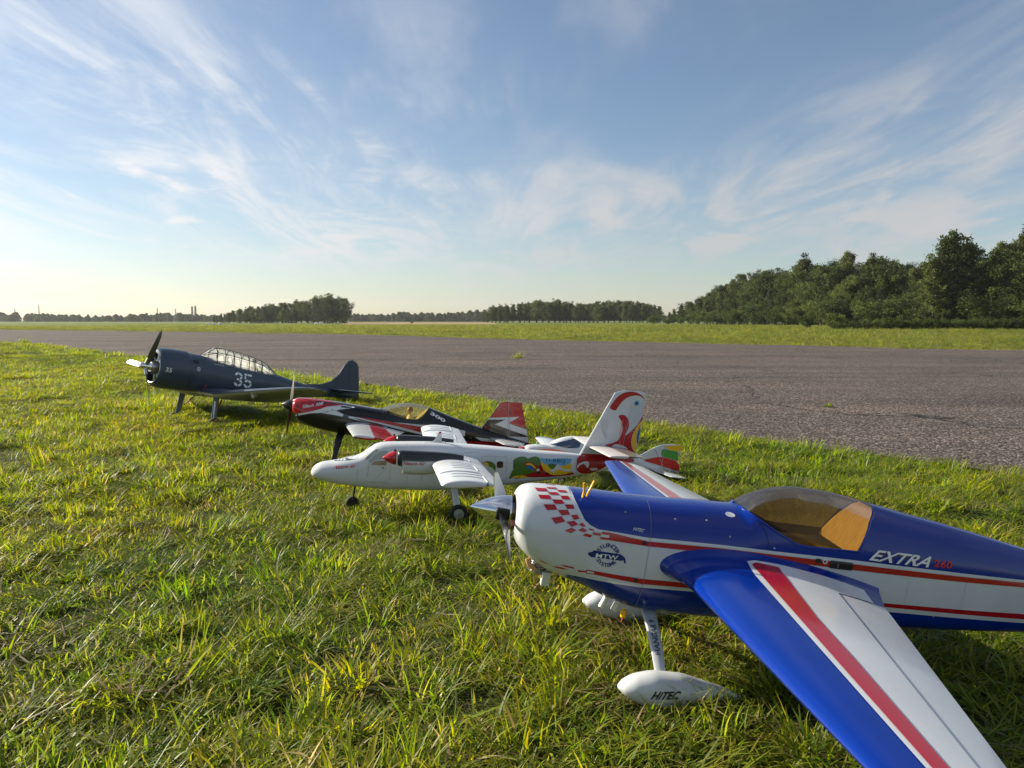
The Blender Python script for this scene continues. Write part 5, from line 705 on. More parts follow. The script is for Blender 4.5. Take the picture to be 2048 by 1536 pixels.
def shrubs():
    rr = random.Random(6)
    for ri in range(2):
        u = 1668; cnt = 1
        while u < 2240:
            t = np.interp(u, [1660, 2250], [64, 54])*(1+.06*ri); v = np.interp(u, [p[0] for p in SO], [p[1] for p in SO]); h = (.8+(641-v)/1540*t)*rr.uniform(.85, 1.25)
            put_tree('bush', (u-1024)/1540*t, t, h, rr.uniform(1.2, 1.9), 'low bushy shrub in the '+('front' if ri == 0 else 'back')+' line of the scrub belt, '+ORD(cnt)+' from left', 'scrub belt before the wood', rr); cnt += 1; u += rr.uniform(14, 30)
    for u, v, t, lb, k in ((1612, 630, 74, 'single round shrub left of the scrub belt', 'bush'), (1668, 628, 66, 'bright green bush at the left end of the scrub belt', 'bush'), (1886, 622, 61, 'thin young sapling poking up out of the scrub belt', 'birch'), (1305, 632, 150, 'lone green bush between tree belt and wood', 'bush'), (824, 646, 200, 'small isolated bush in the distant brown field', 'bush'), (667, 637, 190, 'rounded bush at the foot of the grove', 'bush'), (690, 638, 190, 'second rounded bush at the foot of the grove', 'bush'), (1335, 640, 140, 'small bush in front of the wood corner', 'bush')):
        put_tree(k, (u-1024)/1540*t, t, max(.8, .8+(643-v)/1540*t), 1.3 if k == 'bush' else .8, lb, None, rr)
shrubs()
def far_wood(name, u0, u1, t, tops, seed, label):
    """a wood so far off that it reads as one mass"""
    rr = random.Random(seed); V, F, C = [], [], []; x0, x1 = (u0-1024)/1540*t, (u1-1024)/1540*t; x = x0
    while x < x1:
        u = 1024+x/t*1540; h = (.8+(641-np.interp(u, [p[0] for p in tops], [p[1] for p in tops]))/1540*t)*rr.uniform(.72, 1.12); w = h*rr.uniform(.3, .5); y = t+rr.uniform(-14, 14); sh = rr.uniform(.7, 1.25)
        for _ in range(420):
            th = rr.uniform(0, 2*pi); q = rr.random()**.5; zc = rr.random()**.8; env = sin(pi*min(1, .22+.78*zc))**.6 if zc < .95 else .3
            p = Vector((x+cos(th)*w*q*env, y+sin(th)*w*q*env, zc*h)); s = rr.uniform(.25, .6)*h/6; n1 = Vector((rr.gauss(0, 1), rr.gauss(0, 1), rr.gauss(.3, .8))).normalized(); t1 = n1.orthogonal().normalized(); t2 = n1.cross(t1); k = len(V)
            V += [p-t1*s, p+t2*s, p+t1*s, p-t2*s]; F.append((k, k+3, k+2, k+1)); c = sh*rr.uniform(.75, 1.2); C += [(c, c, c)]*4
        x += w*rr.uniform(.35, .7)
    o = meshobj(name, V, F, LEAF, None, False, np.array(C)); o['kind'] = 'stuff'; o['label'] = label; o['category'] = 'wood'; return o
far_wood('far_woods', -500, 440, 520, [(-500, 622), (0, 624), (60, 628), (140, 630), (200, 632), (300, 628), (360, 627), (440, 632)], 1, 'distant hazy wood along the left horizon')
far_wood('far_woods', 690, 975, 560, [(690, 629), (760, 629), (810, 626), (900, 627), (975, 621)], 2, 'distant hazy wood between grove and tree belt')
far_wood('far_woods', 300, 1400, 900, [(300, 631), (1400, 630)], 3, 'farthest low wood along the middle horizon')
# chimneys and masts on the left skyline
def chimney(u, top, label):
    t = 600; x = (u-1024)/1540*t; h = .8+(641-top)/1540*t; o = thing('chimney', label, 'chimney', (x, t, 0), (0, 0, 0), 'chimneys on the skyline'); mb = MB(); mb.lathe([(0, 1.05), (h*.6, .8), (h, .62)], 14, (0, 0, 0), 'z', False, True); mb.build('stack', mat('chimney_brick', lin(150, 140, 132), .9), o)
    for k in (.8, .92): q = MB(); q.lathe([(h*k, .80), (h*k+.35, .80)], 14, (0, 0, 0), 'z', True, True); q.build('band', mat('chimney_band', lin(150, 80, 70), .8), o)
chimney(387, 613, 'left one of the twin chimneys on the left skyline'); chimney(393.5, 612, 'right one of the twin chimneys on the left skyline')
def mast(u, top, label):
    t = 540; x = (u-1024)/1540*t; h = .8+(641-top)/1540*t; o = thing('mast', label, 'mast', (x, t, 0), (0, 0, 0), 'masts on the skyline'); m = mat('mast_steel', lin(120, 122, 125), .6, .4)
    mb = MB()
    for sx, sy in ((-1, -1), (1, -1), (1, 1), (-1, 1)): mb.tube([(sx*.5, sy*.5, 0), (sx*.08, sy*.08, h)], [.12, .06], 4)
    mb.build('lattice', m, o); q = MB()
    for k in (.55, .7, .85): q.tube([(-1.3*(1.3-k), 0, h*k), (1.3*(1.3-k), 0, h*k)], .07, 4)
    q.build('crossarm', m, o)
mast(82, 609, 'tall lattice mast at the far left of the skyline'); mast(34, 616, 'short thin mast at the very left edge of the skyline'); mast(318, 615, 'thin mast left of the twin chimneys'); mast(354, 617, 'stubby mast beside the twin chimneys')
def bale(u, v, lb):
    t = .8*1540/(v-641); mb = MB(); r = .22*t/110
    mb.lathe([(-r, r*.2), (-r*.97, r*.85), (-r*.7, r), (r*.7, r), (r*.97, r*.85), (r, r*.2)], 14, (0, 0, r), 'y', True, True); o = mb.build('wrapped_bale', mat('bale_wrap', lin(225, 225, 220), .4), None); o.location = ((u-1024)/1540*t, t, 0); o['label'] = lb; o['category'] = 'bale'; o['group'] = 'white bales in the far meadow'
for u, v, lb in ((418, 651.5, 'leftmost small white bale far off before the grove'), (430, 651.5, 'second small white bale far off before the grove'), (443, 651, 'third small white bale far off before the grove'), (633, 650.5, 'small white bale far off under the right end of the grove'), (642, 650.5, 'last small white bale far off under the grove')): bale(u, v, lb)

# ---------------------------------------------------------------- model aeroplanes (x aft, y to starboard, z up)
def glass(name, col, ior=1.45, gl=.03, refl=.4, milk=0., mcol=(.8, .8, .78)):
    if name in MATS: return MATS[name]
    m = bpy.data.materials.new(name); m.use_nodes = True; MATS[name] = m; nt = m.node_tree; n = nt.nodes.new; L = nt.links.new; nt.nodes.remove(nt.nodes['Principled BSDF']); out = nt.nodes['Material Output']
    tr = n('ShaderNodeBsdfTransparent'); tr.inputs[0].default_value = (*col, 1); g = n('ShaderNodeBsdfGlossy'); g.inputs['Roughness'].default_value = gl; fr = n('ShaderNodeFresnel'); fr.inputs[0].default_value = ior; sc_ = n('ShaderNodeMath'); sc_.operation = 'MULTIPLY'; sc_.inputs[1].default_value = refl; L(fr.outputs[0], sc_.inputs[0])
    mx = n('ShaderNodeMixShader'); L(sc_.outputs[0], mx.inputs[0]); L(tr.outputs[0], mx.inputs[1]); L(g.outputs[0], mx.inputs[2]); df = n('ShaderNodeBsdfTranslucent'); df.inputs[0].default_value = (*mcol, 1); m3 = n('ShaderNodeMixShader'); m3.inputs[0].default_value = milk; L(mx.outputs[0], m3.inputs[1]); L(df.outputs[0], m3.inputs[2]); L(m3.outputs[0], out.inputs[0]); return m
def wood():
    m, nt, b, n, L = nodes('balsa_plywood'); tc = n('ShaderNodeTexCoord'); mp = n('ShaderNodeMapping'); mp.inputs['Scale'].default_value = (20, 90, 14); L(tc.outputs['Object'], mp.inputs[0])
    a = tex(n, L, mp.outputs[0], 2.0, 6, .6); L(colramp(n, L, a.outputs['Fac'], [(.3, lin(206, 170, 112)), (.6, lin(232, 202, 146)), (.8, lin(240, 216, 166))]), b.inputs['Base Color']); b.inputs['Roughness'].default_value = .6; return m
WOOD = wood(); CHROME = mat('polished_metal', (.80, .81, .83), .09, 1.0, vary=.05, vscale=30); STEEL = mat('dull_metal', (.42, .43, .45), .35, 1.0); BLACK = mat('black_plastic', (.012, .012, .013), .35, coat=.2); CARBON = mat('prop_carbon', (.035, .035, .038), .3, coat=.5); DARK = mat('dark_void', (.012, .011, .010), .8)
GREYPAINT = mat('grey_leg_paint', lin(196, 200, 204), .28, coat=.3, vary=.08, vscale=20); PWHITE = mat('white_gloss', WHITE, .2, coat=.2, vary=.08, vscale=6); PRED = mat('red_gloss', RED, .2, coat=.4); PBLUE = mat('blue_gloss', BLUE, .2, coat=.2)
INK = mat('navy_print', lin(26, 48, 110), .35); SILVER = mat('silver_print', lin(222, 224, 226), .3); BLACKINK = mat('black_print', (.012, .012, .014), .4); YEL = mat('yellow_plastic', lin(238, 178, 20), .4); ORANGE = mat('orange_plastic', lin(222, 90, 36), .4); GREENP = mat('green_print', lin(64, 106, 36), .35); YELP = mat('yellow_print', lin(226, 180, 40), .35); LBLUE = mat('light_blue_print', lin(110, 165, 200), .35)
GROUP = 'model aeroplanes parked on the grass'
def shift(o, dy):
    o.location.y = dy; return o
def mark_line(name, fu, a, b, w, m, parent, off=.001): return sidemark(name, fu, strokes([[a, b]], w), m, parent, off)
def circle(c, r, n=24, rz=None): return [(c[0]+r*cos(2*pi*k/n), c[1]+(rz or r)*sin(2*pi*k/n)) for k in range(n)]
def legplate(name, parent, p0, p1, w0, w1, t, m, mid=None):
    """flat sprung leg between two points, broad along x"""
    pts = [Vector(p0)]+([Vector(mid)] if mid else [])+[Vector(p1)]; mb = MB(); rings = []; k = len(pts)
    fine = []
    for i in range(13):
        u = i/12
        if mid: fine.append((pts[0]*(1-u)**2+pts[1]*2*u*(1-u)+pts[2]*u*u, w0+(w1-w0)*u))
        else: fine.append((pts[0].lerp(pts[1], u), w0+(w1-w0)*u))
    for i, (p, w) in enumerate(fine):
        d = (fine[min(i+1, 12)][0]-fine[max(i-1, 0)][0]).normalized(); nrm = Vector((1, 0, 0)).cross(d).normalized(); X = Vector((1, 0, 0)); e = t/2
        rings.append([p-X*w/2+nrm*e*.3, p-X*(w/2-e)+nrm*e, p+X*(w/2-e)+nrm*e, p+X*w/2+nrm*e*.3, p+X*w/2-nrm*e*.3, p+X*(w/2-e)-nrm*e, p-X*(w/2-e)-nrm*e, p-X*w/2-nrm*e*.3])
    mb.grid(rings, True, True, True); return mb.build(name, m, parent, True, 35)
def fusbody(name, rows, yc, m, parent, paint=None, step=.004, N=40, caps=True):
    f = Fus(rows); xs = stations(f, step); R = np.array(body(f, xs, N)); V = R.reshape(-1, 3); C = np.tile(np.array(WHITE), (len(V), 1)) if paint is None else paint(V[:, 0], V[:, 2]); F = []
    for i in range(len(xs)-1):
        for j in range(N): F.append((i*N+j, (i+1)*N+j, (i+1)*N+(j+1) % N, i*N+(j+1) % N))
    if caps: F += [tuple(range(N)), tuple((len(xs)-1)*N+j for j in range(N))[::-1]]
    V = V.copy(); V[:, 1] += yc; o = meshobj(name, V, F, m, parent, True, C, 60); return o, f

# ================ blue, white and red aerobatic model in front
def build_extra():
    A = thing('model_aeroplane', 'large glossy blue white and red model aeroplane with smoked canopy in the foreground', 'model aeroplane', (.348, 1.70, .256), (radians(2.1), radians(8), radians(4.5)), GROUP)
    T = TR; fu = EXTRA; top = [(1.3, .5), (-.25, .5)]
    C = [tuple(q) for q in T['ex_blue']]+[(1.19, .066)]; B = [tuple(q) for q in T['ex_bluebot']]+[(1.19, -.030)]
    sh = lambda c, dx, dz: [(q[0]+dx, q[1]+dz) for q in c]
    blue = sh(C, -.003, -.003)+[(1.25, .063)]+top; bb = sh(B, 0, .003)+[(1.25, -.027), (1.25, -.3), (-.3, -.3)]
    r1 = T['ex_red1']; r1 = r1[:8]+[(1.19, .060), (1.19, .050)]+r1[8:]; r2 = T['ex_red2']; r2 = r2[:6]+[(1.19, -.008), (1.19, -.02)]+r2[6:]
    pnt = painter(WHITE, [(BLUE, [blue, bb])], .004, .003, 3)
    sill = T['ex_sill']+[(.446, .3), (.13, .3)]
    loft_parts(fu, np.concatenate([np.linspace(-.36, -.34, 14)[:-1], stations(fu, .0036, -.34, .86)[:-1], stations(fu, .006, .86, 1.2)]), 220, pnt,
        [('canopy', lambda c: inpoly(c[:, 0], c[:, 2], sill), glass('smoked_canopy', (.44, .36, .20), 1.45, .05, .34, .14, (.42, .34, .20))), ('cowl', lambda c: c[:, 0] < -.0747, None), ('fuselage', None, None)], A, GLOSS)
    tail_ = [q for q in sh(C, -.0062, -.0058)][::-1]; 
    def dense(c, k=6): return [(a_[0]+(b_[0]-a_[0])*i/k, a_[1]+(b_[1]-a_[1])*i/k) for a_, b_ in zip(c[:-1], c[1:]) for i in range(k)]+[c[-1]]
    Cf = dense(C[:6]); Cr = C[5:]; sidemark('trim_stripe', fu, [Cf+sh(Cf, -.0062, -.0058)[::-1]], PWHITE, A, .0007, 0, .003, True); sidemark('trim_stripe', fu, [Cr+sh(Cr, -.0062, -.0058)[::-1]], PWHITE, A, .0005, 0, .012, True)
    sidemark('trim_stripe', fu, [B+sh(B, 0, .006)[::-1]], PWHITE, A, .0005, 0, .012, True)
    for q in (r1, r2): sidemark('red_stripe', fu, [q], PRED, A, .0009, 0, .012, True)
    for q in T['ex_checks']: sidemark('red_check', fu, [q], PRED, A, .0009, 0, .008, True)
    for q in (T['ex_w1'], T['ex_w2']): sidemark('white_check', fu, [q], PWHITE, A, .0013, 0, .012, True)
    sidemark('cowl_seam', fu, strokes([[(-.0747, .1415), (-.0747, .10), (-.0747, 0), (-.0747, -.095)]], .0009), mat('seam_shade', lin(120, 126, 140), .5), A, .0015, 0, .006, True)
    hs_ = [(.155, .147), (.168, .132), (.180, .115), (.186, .095), (.188, .083)]; sidemark('hatch_seam', fu, strokes([hs_], .0012), mat('hatch_line', lin(2, 20, 70), .5), A, .0008, 0, .006, True)
    for x, z in ((-.02, .12), (.05, .125), (.10, .10), (.20, .088), (-.13, .122), (.47, .088), (.60, -.03), (.30, -.04)): q = MB(); q.lathe([(0, .0024), (-.0012, .0022), (-.0014, .0008)], 10, (x, -float(fu.half(x, z)), z), 'y', False, True); q.build('hatch_screw', STEEL, A)
    for x in (.52, .66): sidemark('film_joint', fu, strokes([[(x, .075), (x, -.005)]], .0008), mat('film_edge', lin(186, 190, 196), .4), A, .0006, 0, .01, True)
    # canopy rim
    rim = MB(); R_ = smoothpoly(T['ex_sill'], 0); pts = []
    for a_, b_ in zip(R_[:-1], R_[1:]):
        for k in range(6): u = k/6; pts.append((a_[0]*(1-u)+b_[0]*u, a_[1]*(1-u)+b_[1]*u))
    for s in (-1, 1): rim.tube([(q[0], s*(float(fu.half(q[0], min(q[1], float(fu.at(q[0])[0])-.0005)))+.0002), q[1]) for q in pts], .0026, 6)
    rim.build('canopy_rim', PBLUE, A)
    # cockpit: wooden bulkhead leaning back, dark tub
    mb = MB(); rings = []
    for k in range(19):
        z = .088+(.188-.088)*k/18; x = .390+(z-.0996)*.53; h = max(float(fu.half(x, z))-.003, .004); rings.append([(x, -h+2*h*j/12, z) for j in range(13)])
    mb.grid(rings, False); mb.build('cockpit_bulkhead', WOOD, A, False, None)
    mb = MB(); rings = []
    for k in range(25):
        x = .142+.25*k/24; zz = .07; h = float(fu.half(x, zz))-.003; rings.append([(x, -h+2*h*j/8, zz) for j in range(9)])
    mb.grid(rings, False); mb.build('cockpit_floor', mat('cockpit_tan', lin(150, 128, 88), .7, vary=.25, vscale=12), A, False, None)
    # intake behind the spinner
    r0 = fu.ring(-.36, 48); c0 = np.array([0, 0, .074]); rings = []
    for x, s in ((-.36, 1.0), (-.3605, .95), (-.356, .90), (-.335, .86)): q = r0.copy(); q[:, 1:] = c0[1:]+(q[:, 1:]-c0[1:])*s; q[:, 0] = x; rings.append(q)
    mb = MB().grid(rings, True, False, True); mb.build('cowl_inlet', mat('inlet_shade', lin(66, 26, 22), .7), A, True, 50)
    mb = MB(); mb.lathe([(-.368, .019), (-.335, .019), (-.334, .026), (-.33, .026)], 24, (0, 0, .075), 'x'); mb.build('prop_shaft', STEEL, A)
    for a in range(4): q = MB(); q.lathe([(-.372, .0035), (-.332, .0035)], 8, (0, .013*cos(a*pi/2+.6), .075+.013*sin(a*pi/2+.6)), 'x', True, True); q.build('prop_bolt', STEEL, A)
    sp = MB(); prof = [(-.457+.087*u, .0005+.0335*(1-(1-u)**1.75)**.95) for u in np.linspace(0, 1, 22)]; sp.lathe(prof+[(-.3695, .0342), (-.3675, .0342)], 40, (0, 0, .075), 'x', True, True); S = sp.build('spinner', CHROME, A, True, 50)
    for s in (-1, 1):
        b = MB(); blade(b, (-.388, 0, .075), (0, s, .03*s), (1, 0, 0), .02, .31, .034, .020, .11, 62, 20); b.build('propeller_blade', CARBON, A)
        c = MB(); c.box((-.386, s*.030, .075), (.015, .008, .013)); o = c.build('blade_clamp', BLACK, S, False); bv = o.modifiers.new('b', 'BEVEL'); bv.width = .003; bv.segments = 2
    # engine below the cowl
    mb = MB(); mb.lathe([(z, r) for k in range(6) for z, r in ((-.020-.005*k, .021), (-.0222-.005*k, .021), (-.0225-.005*k, .017), (-.0248-.005*k, .017))]+[(-.052, .012), (-.056, .008)], 18, (-.290, -.012, 0), 'z', False, True); mb.build('engine_cylinder', STEEL, A)
    mb = MB(); mb.tube([(-.318, -.030, -.018), (-.312, -.034, -.030), (-.296, -.036, -.040)], [.006, .007, .005], 10); mb.build('spark_plug_cap', mat('tan_rubber', lin(196, 150, 104), .5), A)
    mb = MB(); mb.box((-.272, -.03, -.058), (.010, .009, .016)); o = mb.build('exhaust_stack', mat('pale_casting', lin(205, 205, 198), .45, .2), A, False); bv = o.modifiers.new('b', 'BEVEL'); bv.width = .003; bv.segments = 2
    for dx, dz in ((-.128, 0), (-.10, -.004)): q = MB(); q.tube([(dx, -.03, -.080+dz), (dx-.012, -.034, -.108+dz)], [.0075, .0075], 12); q.build('exhaust_pipe', mat('pale_casting', lin(205, 205, 198), .45, .2), A)
    q = MB(); q.lathe([(-.010, .002), (-.008, .0065), (.004, .0075), (.010, .004)], 14, (-.088, -.035, -.116), 'z', True, True); q.build('fuel_plug', YEL, A); q = MB(); q.tube([(-.088, -.035, -.126), (-.090, -.036, -.135)], .0012, 6); q.build('plug_cord', ORANGE, A)
    # orange ties sticking up from the cowl top
    for p, mm in (([(-.2225, -.045, .120), (-.221, -.044, .138), (-.219, -.043, .150), (-.2225, -.042, .168)], YEL), ([(-.214, -.040, .126), (-.210, -.038, .143), (-.204, -.035, .157), (-.198, -.03, .172)], YEL)):
        q = MB(); q.tube(p, [.0016, .0026, .0028, .0026], 8); q.build('cable_tie', mm, A)
        q = MB(); q.tube([(p[0][0]-.004, p[0][1]-.010, p[0][2]-.008), p[0]], [.001, .0014], 6); q.build('tie_lead', ORANGE, A)
    # markings
    lettering('lettering', 'EXTRA', on_side(fu, T['ex_extra'][0], T['ex_extra'][1], T['ex_extra'][2], .0016), SILVER, A, .28, .02)
    lettering('lettering', 'EXTRA', on_side(fu, np.add(T['ex_extra'][0], (.0016, -.0014)), np.add(T['ex_extra'][1], (.002, -.0014)), np.add(T['ex_extra'][2], (.0016, -.0014)), .0008), mat('lettering_shade', lin(70, 40, 60), .4), A, .28, .045)
    lettering('lettering', '260', on_side(fu, T['ex_260'][0], T['ex_260'][1], T['ex_260'][2], .0016), mat('red_print', lin(190, 22, 34), .35), A, .1, .02)
    lettering('lettering', 'HiTEC', on_side(fu, T['ex_hitec'][0], T['ex_hitec'][1], T['ex_hitec'][2], .0010), SILVER, A, .3, .01)
    sidemark('emblem', fu, [T['ex_mtw']], INK, A, .0008, 0)
    c = T['ex_mtwc']; lettering('lettering', 'MTW', on_side(fu, np.add(c[1], (.003, .0005)), np.add(c[2], (-.005, .0015)), np.add(c[3], (.004, -.003)), .0018), SILVER, A, .25, .012)
    def arc(s, c0, r, a0, a1, inner):
        n_ = len(s)
        for k, ch in enumerate(s):
            a = a0+(a1-a0)*k/(n_-1); v, f = textmesh(ch, .0118, 0, .0002, 'CENTER'); P = []
            for x, y, _ in v:
                if inner: rr = r+y; ang = a-x/r; q = (c0[0]+rr*cos(ang), c0[1]+rr*sin(ang))
                else: rr = r-y+.0065; ang = a+x/r; q = (c0[0]+rr*cos(ang), c0[1]+rr*sin(ang))
                P.append((q[0], -float(fu.half(*q))-.0010, q[1]))
            meshobj('lettering', P, f, INK, A, False)
    arc('SILENCER', c[0], .0185, radians(152), radians(28), True); arc('SYSTEMS', c[0], .0185, radians(216), radians(322), False)
    # switch plate, charging ring, screws, sticker
    q = MB(); q.box((.356, -float(fu.half(.356, .067))-.0015, .067), (.026, .004, .0085)); o = q.build('switch_plate', BLACK, A, False); o.data.transform(Matrix.Identity(4)); bv = o.modifiers.new('b', 'BEVEL'); bv.width = .003; bv.segments = 2
    for dz in (-.003, 0, .003): q = MB(); q.lathe([(-.0012, .0006), (.0, .0006)], 8, (.346, -float(fu.half(.356, .067))-.0058, .067+dz), 'y', True, True); q.build('switch_pin', SILVER, A)
    q = MB(); q.lathe([(0, .0035), (-.004, .0035), (-.004, .0052), (0, .0052)], 18, (.317, -float(fu.half(.317, .072))-.0002, .072), 'y'); q.build('charge_socket', SILVER, A)
    q = MB(); q.box((.302, -float(fu.half(.302, .072))-.001, .072), (.005, .003, .004)); q.build('switch_knob', BLACK, A, False)
    for x, z in ((-.086, .068), (-.092, -.014)): q = MB(); q.lathe([(0, .0045), (-.003, .004), (-.0035, .002)], 12, (x, -float(fu.half(x, z)), z), 'y', False, True); q.build('cowl_screw', BLACK, A)
    sidemark('sticker', fu, [circle((.106, .1395), .011, 20, .0035)], SILVER, A, .001)
    # wings
    for s in (-1, 1):
        root = [(.080, -.060, .515, .026, .205, .01, 0), (.093, -.050, .500, .025, .180, .01, 0), (.110, -.034, .476, .022, .158, .01, 0), (.150, -.0135, .4385, .020, .150, .01, 0), (.195, -.0055, .4112, .020, .150, .01, 0)]
        ext = [(.195, -.0055, .4112, .020, .150, .01, 0), (.5, .015, .304, .020, .145, .01, 0), (.965, .0457, .1413, .020, .135, .01, 0)]
        allw = root+ext[1:]
        wing('wing_fairing', root, GLOSS, A, None, BLUE, n=60, step=.006, tip=False, sign=s)
        w = wing('wing', ext, GLOSS, A, None, BLUE, n=60, step=.01, x_to=.745, sign=s); al = [(q[0]+.001,)+q[1:] for q in ext]; wing('aileron', al, GLOSS, w, None, WHITE, n=24, step=.01, x_from=.752, sign=s)
        hx = lambda y: np.interp(y, [.195, .5, .965], [-.0055+.744*.4112, .015+.744*.304, .0457+.744*.1413])
        white = [(.131, -.124), (.1232, -.1884), (.0950, -.962), (hx(.962), -.962), (hx(.5), -.5), (hx(.195), -.195)]
        wingmark('white_panel', allw, white+[(.380, -.195), (.395, -.128), (.3128, -.118), (.1974, -.114), (.150, -.115)], PWHITE, w, s, .0012)
        wingmark('red_stripe', allw, [(.1368, -.135), (.1370, -.1845), (.1015, -.962), (.1210, -.962), (.1605, -.5145), (.1545, -.5060), (.1688, -.3691), (.1963, -.1668), (.1985, -.130), (.150, -.126)], PRED, w, s, .0022)
    # undercarriage
    for s in (-1, 1):
        legplate('gear_leg', A, (-.035, s*.030, -.098), (-.035, s*.205, -.185), .034, .022, .006, GREYPAINT, (-.035, s*.10, -.115))
        fb, pf = fusbody('wheel_pant', [(-.1265, -.192, -.198, .006, -.195, 2, 2), (-.115, -.180, -.208, .020, -.194, 2, 2), (-.090, -.1655, -.220, .030, -.194, 2, 2), (-.051, -.1570, -.231, .034, -.194, 2.1, 2.2), (-.010, -.1565, -.236, .034, -.194, 2.1, 2.3), (.041, -.1650, -.230, .028, -.196, 2.1, 2.2), (.094, -.1770, -.212, .015, -.194, 2, 2), (.127, -.1885, -.196, .003, -.192, 2, 2)], s*.215, PWHITE, A)
        wheel(A, (-.03, s*.215, -.222), .030, .022)
        if s < 0:
            lp = T['ex_pantlogo']; o_ = np.array((-.066, -.2035)); 
            def fn(u, v): x = -.068+.056*u+.004*v; z = -.198+.006*u+.016*v; return (x, -.215-float(pf.half(x, z))-.001, z)
            lettering('lettering', 'HiTEC', fn, BLACKINK, A, .25, .03)
            def fl(u, v):
                t = .74-.46*u; a0, a1, a2 = Vector((-.035, -.030, -.098)), Vector((-.035, -.10, -.115)), Vector((-.035, -.205, -.185)); p = a0*(1-t)**2+a1*2*t*(1-t)+a2*t*t; d = ((a1-a0)*(1-t)+(a2-a1)*t).normalized(); nn = Vector((1, 0, 0)).cross(d); nn = nn if nn.z > 0 else -nn; w = .034-.012*t
                return tuple(p+nn*.0038+Vector((1, 0, 0))*(w*.24-w*.48*v))
            lettering('lettering', 'HANGAR 9', fl, mat('grey_print', lin(82, 96, 112), .4), A, 0, .03)
    # tail
    for s in (-1, 1):
        ts = [(.008, 1.0, .19, .045, .09, 0, 0), (.33, 1.055, .12, .045, .08, 0, 0)]
        w = wing('tailplane', ts, GLOSS, A, None, WHITE, n=24, x_to=.6, sign=s); wing('elevator', ts, GLOSS, w, None, WHITE, n=12, x_from=.61, sign=s)
    plate('fin', [(.93, .095), (1.08, .30), (1.15, .335), (1.17, .33), (1.17, .06), (1.1, .06)], .012, PBLUE, A); plate('rudder', [(1.174, .335), (1.235, .335), (1.275, .12), (1.265, -.035), (1.20, -.04), (1.174, .0)], .011, PWHITE, A)
    q = MB(); q.tube([(1.16, 0, -.03), (1.22, 0, -.085)], .004, 8); q.build('tail_strut', STEEL, A); wheel(A, (1.225, 0, -.085), .018, .012, name='tail_wheel')
build_extra()

